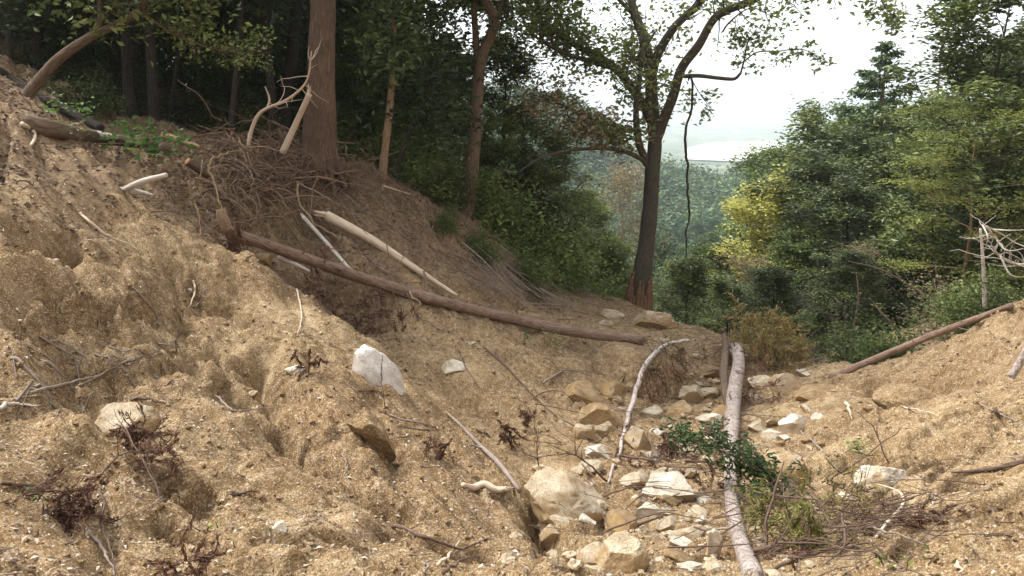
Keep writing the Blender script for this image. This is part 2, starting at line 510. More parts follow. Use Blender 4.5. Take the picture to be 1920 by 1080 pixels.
def mat_rock(name, dark, mid, light, dusty=.5):
    k = MatB(name)
    oi = k.n.new("ShaderNodeObjectInfo")
    ofs = k.n.new("ShaderNodeVectorMath"); ofs.operation = 'ADD'
    k.link(k.co, ofs.inputs[0]); k.link(oi.outputs["Location"], ofs.inputs[1])
    k.co = ofs.outputs[0]
    a = k.noise(5, 8, .68); g = k.noise(95, 3, .7); b = k.noise(1.7, 4, .6)
    c = k.ramp(a, [(.3, dark), (.5, mid), (.68, light)])
    c = k.mix(k.ramp(g, [(.34, .8), (.46, 0.0)]), c, tuple(x * .45 for x in dark))
    c = k.mix(k.ramp(g, [(.58, 0.0), (.7, .7)]), c, tuple(min(1, x * 1.15) for x in light))
    geo = k.n.new("ShaderNodeNewGeometry"); sx = k.n.new("ShaderNodeSeparateXYZ")
    k.link(geo.outputs["Normal"], sx.inputs[0])
    sand = k.ramp(k.math('ADD', k.math('MULTIPLY', k.math('SUBTRACT', .62, sx.outputs[2]), .45), k.noise(3.2, 5, .7)), [(.45, 0.0), (.62, dusty)])
    c = k.mix(sand, c, (.33,.215,.095))
    n = k.bump(k.math('ADD', k.math('MULTIPLY', a, .7), k.math('MULTIPLY', g, .2)), .8, .03)
    return k.done(c, .9, n)

def mat_bark(name, dark, mid, light, stretch=(9, 9, 1.6), bump=.02, patch=None, ps=2.6):
    k = MatB(name)
    av = k.n.new('ShaderNodeAttribute'); av.attribute_name = 'bark_co'
    k.co = av.outputs['Vector']
    co = k.mapping(stretch)
    a = k.noise(3.0, 7, .65, co, .4); b = k.noise(1.1, 4, .6)
    f = k.noise(40, 4, .7)
    c = k.ramp(a, [(.3, dark), (.5, mid), (.7, light)])
    c = k.mix(k.ramp(b, [(.4, 0.0), (.65, .45)]), c, dark)
    if patch:
        c = k.mix(k.ramp(k.noise(ps, 6, .7), [(.52, 0.0), (.6, .85)]), c, patch)
    n = k.bump(k.math('ADD', a, k.math('MULTIPLY', f, .25)), .9, bump)
    return k.done(c, .88, n)

def mat_leaf(name, dark, mid, light, trans=.28, rough=.55, spread=.5):
    k = MatB(name)
    t = k.attr("tint")
    oi = k.n.new("ShaderNodeObjectInfo")
    f = k.math('ADD', t, k.math('MULTIPLY', k.math('SUBTRACT', oi.outputs["Random"], .5), spread))
    f = k.math('ADD', f, k.math('MULTIPLY', k.math('SUBTRACT', k.noise(.8, 3, .6), .5), .7))
    c = k.ramp(f, [(.1, dark), (.5, mid), (.92, light)])
    k.done(c, rough)
    k.b.inputs["Specular IOR Level"].default_value = .35
    tr = k.n.new("ShaderNodeBsdfTranslucent"); k.link(k.mix(.5, c, tuple(min(1, x * 1.25) for x in light)), tr.inputs["Color"])
    ms = k.n.new("ShaderNodeMixShader"); ms.inputs[0].default_value = trans
    k.link(k.b.outputs[0], ms.inputs[1]); k.link(tr.outputs[0], ms.inputs[2])
    k.link(ms.outputs[0], k.out.inputs["Surface"])
    return k.m

M = {}
M['ground'] = mat_ground()
M['rock'] = mat_rock("granite_tan", (.22,.165,.10), (.38,.31,.21), (.54,.46,.35), .75)
M['rock_grey'] = mat_rock("granite_grey", (.15,.125,.085), (.27,.235,.17), (.45,.40,.32), .45)
M['rock_pale'] = mat_rock("granite_pale", (.27,.225,.155), (.46,.41,.325), (.66,.61,.53), .6)
M['rock_sandy'] = mat_rock("granite_under_sand", (.15,.095,.047), (.25,.168,.088), (.40,.31,.19), .8)

# ------------------------------------------------------------------ ground sheet
def build_ground():
    ny, nx = GZ.shape
    V = np.stack([_X.ravel(), _Y.ravel(), GZ.ravel()], 1)
    idx = np.arange(ny * nx).reshape(ny, nx)
    F = np.stack([idx[:-1, :-1].ravel(), idx[:-1, 1:].ravel(), idx[1:, 1:].ravel(), idx[1:, :-1].ravel()], 1)
    o = mesh_obj("ground", V, F, M['ground'])
    for nm, val in (("litter", GL.ravel()), ("far", sstep(30, 60, np.hypot(_X, _Y)).ravel())):
        a = o.data.attributes.new(nm, 'FLOAT', 'POINT')
        a.data.foreach_set("value", val.astype(np.float32))
    tag(o, kind="structure")
    return o
build_ground()
# ------------------------------------------------------------------ shapes
def catmull(P, n):
    P = np.asarray(P, float)
    if len(P) < 3:
        t = np.linspace(0, 1, n)[:, None]
        return P[0] * (1 - t) + P[-1] * t
    Q = np.vstack([2 * P[0] - P[1], P, 2 * P[-1] - P[-2]])
    seg = np.linalg.norm(np.diff(P, axis=0), axis=1)
    cum = np.concatenate([[0], np.cumsum(seg)])
    s = np.linspace(0, cum[-1], n)
    i = np.clip(np.searchsorted(cum, s, side='right') - 1, 0, len(P) - 2)
    t = ((s - cum[i]) / np.maximum(seg[i], 1e-9))[:, None]
    a, b, c, d = Q[i], Q[i + 1], Q[i + 2], Q[i + 3]
    return .5 * (2 * b + (c - a) * t + (2 * a - 5 * b + 4 * c - d) * t * t + (3 * b - a - 3 * c + d) * t ** 3)

class Shape:
    """collects tubes and leaves into one mesh"""
    def __init__(self):
        self.V, self.Q, self.T, self.B, self.n = [], [], [], [], 0
    def tube(self, P, R, sides=8, bumpy=0.0, cap=True):
        P = np.asarray(P, float); n = len(P)
        R = np.atleast_1d(np.asarray(R, float))
        R = np.interp(np.linspace(0, 1, n), np.linspace(0, 1, len(R)), R) if len(R) > 1 else R * np.ones(n)
        tan = np.gradient(P, axis=0); tan /= np.maximum(np.linalg.norm(tan, axis=1), 1e-9)[:, None]
        up = np.array([0, 0, 1.0]) if abs(tan[0, 2]) < .9 else np.array([1.0, 0, 0])
        a = np.cross(up, tan[0]); a /= np.linalg.norm(a)
        A = np.empty((n, 3)); A[0] = a
        for i in range(1, n):
            a = A[i - 1] - tan[i] * (A[i - 1] @ tan[i]); A[i] = a / max(np.linalg.norm(a), 1e-9)
        Bn = np.cross(tan, A)
        th = np.arange(sides) * 2 * np.pi / sides
        rr = R[:, None] * np.ones(sides)[None]
        al = np.concatenate([[0], np.cumsum(np.linalg.norm(np.diff(P, axis=0), axis=1))])
        if bumpy:
            o = (self.n * .37) % 50
            q = np.stack([(np.cos(th)[None] * 1.3 + 0 * rr).ravel(), (np.sin(th)[None] * 1.3 + 0 * rr).ravel(), (al[:, None] * 2.2 + 0 * rr).ravel()], 1) + o
            rr = rr * (1 + bumpy * noise3(q).reshape(rr.shape) + .5 * bumpy * noise3(q * 3.1).reshape(rr.shape))
        ring = P[:, None, :] + rr[..., None] * (np.cos(th)[None, :, None] * A[:, None] + np.sin(th)[None, :, None] * Bn[:, None])
        V = ring.reshape(-1, 3)
        b = np.stack([np.cos(th)[None] * R[:, None], np.sin(th)[None] * R[:, None], al[:, None] + 0 * rr], -1).reshape(-1, 3)
        idx = np.arange(n * sides).reshape(n, sides) + self.n
        nx = np.roll(idx, -1, 1)
        self.Q.append(np.stack([idx[:-1].ravel(), nx[:-1].ravel(), nx[1:].ravel(), idx[1:].ravel()], 1))
        if cap:
            V = np.vstack([V, P[0], P[-1]]); b = np.vstack([b, [0, 0, 0], [0, 0, al[-1]]])
            c0 = self.n + n * sides; c1 = c0 + 1
            self.T.append(np.stack([np.full(sides, c0), nx[0], idx[0]], 1))
            self.T.append(np.stack([np.full(sides, c1), idx[-1], nx[-1]], 1))
        self.V.append(V); self.B.append(b); self.n += len(V)
        return self
    def build(self, name, mat, parent=None, org=None):
        V = np.vstack(self.V)
        F = [np.vstack(x) for x in (self.Q, self.T) if x]
        return mesh_obj(name, V, F, mat, parent, True, None, org, np.vstack(self.B))

def leaf_mesh(name, C, size, mat, rng, parent=None, org=None, flat=.5, aspect=.5, droop=.0, tint=None, axis=None, curl=.15):
    """C (n,3) leaf positions; one folded quad per leaf"""
    n = len(C)
    ax = rng.normal(size=(n, 3)); ax[:, 2] = ax[:, 2] * (1 - flat) - droop
    if axis is not None: ax = ax * .45 + axis
    ax /= np.maximum(np.linalg.norm(ax, axis=1), 1e-6)[:, None]
    nr = rng.normal(size=(n, 3)) * (1 - flat * .6) + np.array([0, 0, 1.3 * flat])
    sd = np.cross(ax, nr); sd /= np.maximum(np.linalg.norm(sd, axis=1), 1e-6)[:, None]
    up = np.cross(sd, ax)
    s = (size * rng.uniform(.6, 1.35, n))[:, None]
    V = np.stack([C - ax * s * .5, C + sd * s * aspect * .5 + up * s * curl, C + ax * s * .5, C - sd * s * aspect * .5 + up * s * curl], 1).reshape(-1, 3)
    F = np.arange(4 * n).reshape(n, 4)
    t = rng.uniform(0.1, .9, n) if tint is None else np.clip(tint + rng.normal(size=n) * .14, 0, 1)
    return mesh_obj(name, V, F, mat, parent, False, np.repeat(t, 4), org)

def unit(v):
    return v / max(np.linalg.norm(v), 1e-9)

def branch_path(rng, p0, d0, length, n=6, wig=.18, up=.0):
    P = [np.array(p0, float)]; d = unit(np.array(d0, float)); st = length / (n - 1)
    for i in range(n - 1):
        d = unit(d + rng.normal(size=3) * wig + np.array([0, 0, up]))
        P.append(P[-1] + d * st)
    return np.array(P)

_ICO = {}
def ico(sub):
    if sub not in _ICO:
        import bmesh
        bm = bmesh.new(); bmesh.ops.create_icosphere(bm, subdivisions=sub, radius=1.0)
        bm.verts.ensure_lookup_table()
        _ICO[sub] = (np.array([v.co[:] for v in bm.verts]), np.array([[v.index for v in f.verts] for f in bm.faces]))
        bm.free()
    return _ICO[sub]

def rock_verts(seed, dims, sub=4, cuts=9, soft=.0, rough=1.0):
    rng = np.random.RandomState(seed)
    V, F = ico(sub)
    P = V.copy()
    for _ in range(cuts):
        n = unit(rng.normal(size=3)); d = rng.uniform(.44, .82)
        q = P @ n - d
        P = P - np.maximum(q, 0)[:, None] * n * (1 - soft)
    # stretch back to the unit box so the wanted size is kept
    lo, hi = P.min(0), P.max(0)
    P = (P - (lo + hi) / 2) / (hi - lo) * 2
    o = rng.uniform(0, 60, 3)
    nd = noise3(P * 1.3 + o) * .10 + noise3(P * 3.2 + o) * .05
    if sub >= 3: nd = nd + (np.abs(noise3(P * 6 + o)) - .2) * .06 * rough + noise3(P * 14 + o) * .018 * rough
    if sub >= 5: nd = nd + noise3(P * 30 + o) * .010 * rough
    P = P * (1 + nd)[:, None]
    return P * np.asarray(dims) / 2, F

# ------------------------------------------------------------------ more materials
M['rock_white'] = mat_rock("granite_white", (.42,.38,.32), (.64,.60,.54), (.78,.75,.70), .12)
M['bark_cedar'] = mat_bark("bark_cedar", (.06,.040,.027), (.175,.112,.075), (.32,.22,.155), (34, 34, 1.2), .05, (.11,.085,.05), 5)
M['bark_log'] = mat_bark("bark_fallen", (.11,.070,.048), (.25,.165,.115), (.42,.32,.24), (24, 24, 2.5), .03, (.29,.20,.155), 9)
M['bark_pine'] = mat_bark("bark_scaly", (.15,.105,.085), (.45,.38,.33), (.68,.62,.57), (22, 22, 9), .03, (.17,.115,.09), 13)
M['bark_oak'] = mat_bark("bark_oak", (.035,.029,.022), (.085,.071,.055), (.15,.128,.10), (20, 20, 3), .03, (.07,.075,.045))
M['bark_oak_foot'] = mat_bark("bark_torn", (.07,.035,.02), (.17,.095,.055), (.34,.22,.14), (18, 18, 1.6), .03)
M['bark_dark'] = mat_bark("bark_dark", (.018,.015,.012), (.05,.042,.034), (.09,.078,.062), (20, 20, 2.5), .02)
M['bark_brown'] = mat_bark("bark_brown", (.06,.040,.026), (.15,.105,.07), (.24,.18,.125), (20, 20, 2.5), .02)
M['bark_tan'] = mat_bark("bark_tan", (.15,.095,.05), (.28,.19,.115), (.40,.30,.20), (20, 20, 3), .015)
M['wood_pale'] = mat_bark("wood_peeled", (.38,.28,.18), (.60,.48,.35), (.74,.64,.50), (34, 34, 1.2), .008)
M['wood_white'] = mat_bark("wood_bleached", (.29,.25,.20), (.50,.45,.385), (.68,.635,.57), (30, 30, 1.5), .008, (.30,.22,.15))
M['bark_pale'] = mat_bark("bark_pale", (.25,.20,.17), (.52,.46,.42), (.70,.65,.60), (30, 30, 5), .015, (.26,.19,.15), 16)
M['wood_cut'] = mat_bark("wood_cut", (.30,.15,.07), (.45,.25,.12), (.60,.38,.21), (30, 30, 30), .008)
M['twig_brown'] = mat_bark("twig_brown", (.055,.035,.025), (.13,.085,.06), (.24,.17,.125), (30, 30, 5), .006)
M['twig_grey'] = mat_bark("twig_grey", (.12,.09,.07), (.27,.215,.175), (.42,.36,.30), (30, 30, 5), .006)
M['root'] = mat_bark("root", (.05,.032,.022), (.19,.125,.085), (.40,.30,.21), (24, 24, 4), .01)
M['leaf_dark'] = mat_leaf("leaf_evergreen", (.020,.034,.009), (.056,.084,.020), (.190,.225,.062), .15, .5)
M['leaf_shade'] = mat_leaf("leaf_forest_shade", (.018,.030,.012), (.040,.066,.024), (.090,.135,.045), .2)  # darker greens, the shade inside the wood put into the leaf colour
M['leaf_mid'] = mat_leaf("leaf_green", (.040,.066,.015), (.100,.148,.034), (.24,.30,.09), .22)
M['leaf_lime'] = mat_leaf("leaf_lime", (.10,.125,.022), (.21,.25,.055), (.36,.38,.11), .3)
M['leaf_yellow'] = mat_leaf("leaf_yellow", (.17,.172,.035), (.38,.37,.075), (.56,.53,.16), .32)
M['leaf_oak'] = mat_leaf("leaf_oak", (.06,.09,.022), (.13,.17,.045), (.27,.28,.09), .62)
M['leaf_rust'] = mat_leaf("leaf_rust", (0.084,0.066,0.030), (0.180,0.144,0.072), (0.312,0.252,0.144))
M['leaf_conifer'] = mat_leaf("leaf_conifer", (.028,.052,.016), (.070,.115,.036), (.15,.20,.065), .12)
M['leaf_bright'] = mat_leaf("leaf_bright", (.035,.085,.016), (.075,.16,.030), (.15,.26,.07), .35)
M['leaf_glossy'] = mat_leaf("leaf_glossy", (.02,.04,.010), (.048,.088,.022), (.11,.17,.05), .2, .38)
M['leaf_bamboo'] = mat_leaf("leaf_bamboo", (0.060,0.108,0.036), (0.120,0.198,0.066), (0.204,0.288,0.108), .3)
M['leaf_valley'] = mat_leaf("leaf_valley", (.018,.048,.022), (.050,.105,.044), (.15,.20,.07), .12, .7, .6)  # bluish cast puts some of the valley haze into the leaf colour
M['frond_dead'] = mat_leaf("frond_dead", (.045,.020,.012), (.11,.050,.028), (.20,.105,.06), .1, .8)
M['frond_orange'] = mat_leaf("frond_withering", (.10,.11,.04), (.21,.20,.07), (.36,.25,.09), .2, .7)
M['frond_lime'] = mat_leaf("frond_lime", (.08,.085,.02), (.19,.19,.045), (.32,.30,.09), .2, .7)
M['litter'] = mat_leaf("leaf_litter", (.055,.034,.023), (.18,.118,.078), (.42,.34,.26), .05, .85)
M['chip'] = mat_leaf("pale_chip", (.20,.15,.10), (.38,.31,.22), (.60,.53,.43), .0, .9)

# ------------------------------------------------------------------ stones
_rock_seed = [100]
def place_rock(name, u, v, wpx, hpx, mat, label, depth=.85, rz=None, sub=None, cuts=12, roll=None, back=0.0, group=None, soft=.0, sink=.18, rough=1.0, cat=None):
    """a stone seen at photo point (u, v), wpx by hpx photo pixels, resting on the soil"""
    _rock_seed[0] += 1
    rng = np.random.RandomState(_rock_seed[0])
    foot = hit(u, v + hpx * (.5 - sink))
    W = wpx * foot[1] / FPX
    Yc = foot[1] + W * depth * .38
    c = at(u, v, Yc + back)
    H = hpx * foot[1] / FPX * 1.05 + .28 * W * depth * .5
    if sub is None: sub = 5 if wpx > 75 else 4 if wpx > 28 else 3
    P, F = rock_verts(_rock_seed[0], (W, W * depth, H), sub, cuts, soft, rough)
    a = math.radians(rng.uniform(-16, 16) if rz is None else rz); tl = rng.uniform(-.12, .12) if roll is None else roll
    R = np.array([[math.cos(a), -math.sin(a), 0], [math.sin(a), math.cos(a), 0], [0, 0, 1]])
    Tm = np.array([[math.cos(tl), 0, -math.sin(tl)], [0, 1, 0], [math.sin(tl), 0, math.cos(tl)]])
    P = P @ (R @ Tm).T + c - np.array([0, 0, .13 * H])
    org = (c[0], c[1], P[:, 2].min())
    o = mesh_obj(name, P, F, M[mat], None, True, None, org)
    o.data.set_sharp_from_angle(angle=math.radians(24))
    tag(o, label, cat or ("boulder" if name == "boulder" else "rock" if name == "rock" else "stone"), group)
    return o

place_rock("boulder", 1063, 925, 186, 122, 'rock', "big blunt boulder low in the gully, the largest stone, with bare twigs before it", .8, 8, cuts=13)
place_rock("rock", 714, 700, 88, 172, 'rock_white', "smooth white rock face bulging out of the edge of the left slope", .9, 30, cuts=6, soft=.2, rough=.5, roll=.30, back=.20)
place_rock("rock", 232, 783, 136, 66, 'rock', "flat topped tan rock half buried in the left slope above a brown frond clump", .8, -8, cuts=8)
place_rock("rock", 700, 810, 66, 120, 'ground', "narrow sand covered rock wedge just below the white rock face", 1.0, 20, cuts=9, roll=.42, back=.22)
place_rock("boulder", 1226, 600, 84, 46, 'rock', "rounded tan boulder on the brink beside the foot of the forked oak", .8, 5, cuts=6, sink=.1)
place_rock("boulder", 1218, 694, 236, 96, 'ground', "wide flat slab of sand covered rock under the right end of the long fallen trunk", 1.1, 20, cuts=5, soft=.1, sink=.1, roll=-.10)
place_rock("rock", 1096, 737, 96, 54, 'rock_sandy', "broken brown ledge rock left below the wide sandy slab", .8, -6)
place_rock("rock", 1118, 778, 84, 56, 'rock_sandy', "rounded ochre lump of sand caked rock under the broken ledge rock", .9, 10, cuts=5)
place_rock("rock", 1096, 810, 46, 46, 'rock', "upright tan stone, left one of a pair above the flat pale stone", .8)
place_rock("rock", 1134, 806, 42, 40, 'rock', "upright tan stone, right one of a pair above the flat pale stone", .8)
place_rock("rock", 1108, 846, 70, 38, 'rock_pale', "flat pale stone with a dark gap beneath it, left of the arching branch", 1.0, 12)
place_rock("rock", 1196, 822, 54, 54, 'rock', "pale slanting stone right behind the arching white branch", .8)
place_rock("rock", 1470, 718, 60, 50, 'rock', "round tan rock below the withering orange green cypress branch", .85, cuts=6)
place_rock("rock", 1508, 701, 30, 18, 'rock_pale', "small pale stone right beside the round tan rock at the rim", .85)
place_rock("rock", 1540, 738, 96, 34, 'rock_sandy', "low broad sandy rock at the lower end of the leaning pole", .8)
place_rock("rock", 1486, 796, 66, 52, 'rock_pale', "angular block with a white top and dark front face, right of the birch like trunk", .85, 18, cuts=10)
place_rock("rock", 1447, 817, 34, 24, 'rock_pale', "small white stone at the left front of the angular white topped block", .9)
place_rock("rock", 1472, 821, 30, 20, 'rock_pale', "small white stone at the right front of the angular white topped block", .9)
place_rock("boulder", 1256, 916, 106, 70, 'rock_pale', "split white topped boulder to the right of the largest grey boulder", .85, -12, cuts=10)
place_rock("boulder", 1474, 876, 100, 50, 'rock_sandy', "low dome of sand dusted rock behind the glossy green leaves", .9, 5, cuts=5)
place_rock("boulder", 1655, 893, 104, 66, 'rock_pale', "white crested rounded boulder sunk into sand on the right bank", .85, -10, cuts=6)
place_rock("rock", 1040, 1003, 66, 58, 'rock', "broken tan stone wedged under the front of the largest grey boulder", .85)
place_rock("boulder", 1166, 1042, 116, 92, 'rock', "sand coloured boulder with a white upper corner at the bottom edge of the gully", .8, 14, cuts=8)
place_rock("rock", 1100, 976, 40, 32, 'rock_pale', "small square pale stone between the grey boulder and the bottom boulder", .9)
place_rock("rock", 1163, 983, 72, 44, 'rock_sandy', "rounded sandy stone just above the bottom boulder", .9)
place_rock("rock", 1340, 1022, 36, 76, 'rock_pale', "narrow pale stone standing against the lower end of the birch like trunk", .8)
place_rock("rock", 1296, 742, 56, 44, 'rock', "tan stone below the dead fronds with a dark frond lying over it", .85)
place_rock("rock", 1345, 772, 44, 40, 'rock', "tan stone touching the left side of the scaly birch like trunk", .85)
place_rock("rock", 850, 690, 56, 30, 'rock_pale', "pale chipped rock stuck in the middle slope below the long trunk", .9)
place_rock("rock", 880, 641, 34, 16, 'rock', "small tan stone in the slope just below the long trunk", .9)
place_rock("rock", 556, 693, 44, 18, 'rock_pale', "thin flat pale stone in the left slope left of the white rock face", .9)
place_rock("stone", 522, 990, 34, 26, 'rock_pale', "lone white stone on the front left slope right of a soil crack", .9)
place_rock("stone", 470, 737, 26, 14, 'rock', "small tan stone below a dark clod on the left slope", .9)
place_rock("rock", 1135, 607, 34, 18, 'rock', "tan stone behind the far end of the long trunk", .9)
place_rock("rock", 1148, 590, 44, 18, 'rock', "low tan stone left of the boulder at the oak's foot", .9)
place_rock("rock", 1420, 800, 40, 30, 'rock', "rounded tan stone between the scaly trunk and the white topped block", .9)
place_rock("rock", 1248, 832, 34, 26, 'rock_sandy', "sandy stone in the channel left of the drooping brown fronds", .9)
place_rock("rock", 1222, 775, 46, 26, 'rock_grey', "dark wet stone in the channel below the arching branch's fronds", .9)
place_rock("rock", 490, 484, 36, 22, 'rock_sandy', "tan stone on the lip beside the broken end of the long trunk", .9)
place_rock("stone", 352, 545, 22, 13, 'rock_pale', "small pale stone under a forked root on the upper left slope", .9)
place_rock("rock", 1215, 960, 60, 40, 'rock_pale', "flat pale stone lying at the foot of the split white topped boulder", .9)
place_rock("rock", 1010, 985, 36, 24, 'rock', "tan stone at the lower left corner of the largest grey boulder", .9)
place_rock("rock", 1700, 748, 130, 60, 'ground', "broad rounded hump of sandy soil and rock on the right bank", .8, 0, cuts=4, soft=.5, sink=.3)

# cobbles of the stream bed, alike
_cr = np.random.RandomState(5)
_cob = []
for k in range(9):
    P, F = rock_verts(900 + k, (1, .85, .7), 3, 14)
    _cob.append((P, F))
_cob_me = {}
COBBLES = []
def cobble(x, y, s, k, mat):
    z = z1(x, y)
    if (k, mat) not in _cob_me:
        o = mesh_obj("cobble", _cob[k][0], _cob[k][1], M[mat]); _cob_me[(k, mat)] = o.data; o.data.set_sharp_from_angle(angle=math.radians(24))
    else:
        o = bpy.data.objects.new("cobble", _cob_me[(k, mat)]); COL.objects.link(o)
    o.location = (x, y, z + .03 * s); o.scale = (s, s, s * _cr.uniform(.7, 1.1)); o.rotation_euler = (_cr.uniform(-.3, .3), _cr.uniform(-.3, .3), _cr.uniform(0, 6.3))
    COBBLES.append(o)
    tag(o, "small loose cobble among many like it in the stony channel", "cobble", "cobbles strewn along the gully")
for i in range(150):
    u = _cr.normal(1290, 95); v = _cr.uniform(690, 1075)
    if i % 4 == 0: u = _cr.uniform(1030, 1560)
    p = hit(u, v)
    cobble(p[0], p[1], _cr.choice([.08, .12, .17, .25, .36], p=[.22, .26, .24, .17, .11]) * min(1.25, .45 + p[1] / 14), _cr.randint(9), ['rock', 'rock_pale', 'rock_sandy', 'rock_grey'][_cr.choice(4, p=[.46, .12, .34, .08])])
# ------------------------------------------------------------------ trees: prototypes
def grow(seed, H, r0, base, spread, n_limb, elev, leaf, n_leaf, size, bark, profile='dome', sig=(.34, .22), wig=.05,
         subs=4, aspect=.5, droop=.0, flat=.5, lean=(0, 0), name="tree", trunk_sides=9, limb_up=.03, crown_name="crown"):
    """Empty at the foot > trunk (trunk and limbs), crown (leaves).  Built at the origin, height H."""
    rng = np.random.RandomState(seed)
    root = empty(name, (0, 0, 0))
    S = Shape()
    n = 12
    t = np.linspace(0, 1, n)
    wob = np.cumsum(rng.normal(size=(n, 2)) * wig * H / n, axis=0); wob[0] = 0
    P = np.stack([wob[:, 0] + lean[0] * H * t ** 1.3, wob[:, 1] + lean[1] * H * t ** 1.3, -.3 + (H + .3) * t], 1)
    R = r0 * (1 - t * .93); R[0] *= 1.35
    S.tube(P, R, trunk_sides, .10)
    anchors = []; wts = []
    for i in range(n_limb):
        tt = base + (0.97 - base) * (i + rng.uniform(.1, .9)) / n_limb
        p0 = np.array([np.interp(tt, t, P[:, k]) for k in range(3)])
        q = (tt - base) / (1 - base)
        prof = {'dome': math.sqrt(max(.05, 1 - (1.25 * q - .38) ** 2 * 1.15)), 'cone': 1.03 - q, 'layer': .55 + .45 * math.sin(q * 3), 'top': .35 + .65 * q if q < .7 else 1.1 - .55 * q}[profile]
        L = spread * prof * rng.uniform(.72, 1.12)
        az = i * 2.39996 + rng.uniform(-.5, .5)
        e = elev[0] + (elev[1] - elev[0]) * q
        d = np.array([math.cos(az) * math.cos(e), math.sin(az) * math.cos(e), math.sin(e)])
        B = branch_path(rng, p0, d, L, 7, .13, limb_up)
        rb = max(.008, r0 * (1 - tt * .93) * .5)
        S.tube(B, np.linspace(rb, .006, 7), 5, 0, False)
        anchors.append(B[-1]); wts.append(1.0)
        for s in range(subs):
            k = rng.uniform(.28, .95); j = int(k * 6); f = k * 6 - j
            b0 = B[j] * (1 - f) + B[min(j + 1, 6)] * f
            dd = unit(B[min(j + 1, 6)] - B[j])
            side = unit(np.cross(dd, [0, 0, 1]) * (1 if s % 2 else -1) + rng.normal(size=3) * .35)
            C = branch_path(rng, b0, unit(dd * .6 + side * .8), L * rng.uniform(.25, .45), 4, .18, limb_up)
            S.tube(C, np.linspace(rb * .4, .004, 4), 4, 0, False)
            anchors += [C[1], C[2], C[3]]; wts += [.6, .9, 1.0]
    A = np.array(anchors); w = np.array(wts); w /= w.sum()
    idx = rng.choice(len(A), n_leaf, p=w)
    tint_a = rng.uniform(.08, .92, len(A))
    C = A[idx] + rng.normal(size=(n_leaf, 3)) * np.array([sig[0], sig[0], sig[1]])
    C[:, 2] = np.maximum(C[:, 2], .02)
    S.build("trunk", M[bark], root)
    leaf_mesh(crown_name, C, size, M[leaf], rng, root, None, flat, aspect, droop, tint_a[idx])
    root["H"] = H
    return root

def conifer(seed, H, r0, spread, leaf, n_leaf, bark, name="conifer_tree", base=.08, size=.16):
    rng = np.random.RandomState(seed)
    root = empty(name, (0, 0, 0)); S = Shape()
    S.tube(np.array([[0, 0, -.3], [0, 0, H * .5], [0, 0, H]]), [r0 * 1.2, r0 * .6, .01], 8, .05)
    A, AX = [], []
    nb = int(H * 6)
    for i in range(nb):
        q = (i + rng.uniform()) / nb
        z = H * (base + (1 - base) * q)
        L = spread * (1 - q) ** .8 * rng.uniform(.6, 1.15) + .12
        az = i * 2.39996 + rng.uniform(-.6, .6); e = .15 - .65 * (1 - q)
        B = branch_path(rng, (0, 0, z), (math.cos(az) * math.cos(e), math.sin(az) * math.cos(e), math.sin(e)), L, 6, .10, .06)
        S.tube(B, np.linspace(.02, .004, 6), 4, 0, False)
        m = max(3, int(n_leaf / nb * (.35 + 1.3 * L / spread)))
        k = rng.uniform(.2, 1.0, m) ** .7 * 5; j = np.minimum(k.astype(int), 4); f = (k - j)[:, None]
        p = B[j] * (1 - f) + B[j + 1] * f
        d = B[-1] - B[0]; d = unit(d)
        p = p + rng.normal(size=p.shape) * np.array([.10, .10, .06]) * (1 + L) * .7
        A.append(p); AX.append(np.tile(d * .6 + np.array([0, 0, -.55]), (m, 1)))
    S.build("trunk", M[bark], root)
    leaf_mesh("crown", np.vstack(A), size, M[leaf], rng, root, None, .1, .34, .3, None, np.vstack(AX))
    root["H"] = H
    return root

def shrub(seed, H, W, leaf, n_leaf, size, bark='twig_brown', name="shrub", aspect=.5):
    rng = np.random.RandomState(seed)
    root = empty(name, (0, 0, 0)); S = Shape(); A = []
    for i in range(11):
        az = rng.uniform(0, 6.28); e = rng.uniform(.6, 1.45)
        B = branch_path(rng, (rng.normal() * .08 * W, rng.normal() * .08 * W, -.1), (math.cos(az) * math.cos(e), math.sin(az) * math.cos(e), math.sin(e)), H * rng.uniform(.6, 1.05), 7, .16, -.01)
        S.tube(B, np.linspace(.014, .004, 7), 4, 0, False)
        A += [B[3], B[4], B[5], B[6]]
        for s in range(4):
            j = rng.randint(1, 6)
            C = branch_path(rng, B[j], unit(rng.normal(size=3) + np.array([0, 0, .3])), W * rng.uniform(.2, .45), 4, .2)
            S.tube(C, np.linspace(.007, .003, 4), 3, 0, False)
            A += [C[2], C[3]]
    A = np.array(A); idx = rng.randint(0, len(A), n_leaf); ta = rng.uniform(.2, .8, len(A))
    C = A[idx] + rng.normal(size=(n_leaf, 3)) * np.array([.15, .15, .11]) * max(W, H) * .8
    S.build("stems", M[bark], root)
    leaf_mesh("foliage", C, size, M[leaf], rng, root, None, .55, aspect, .1, ta[idx])
    root["H"] = H
    return root

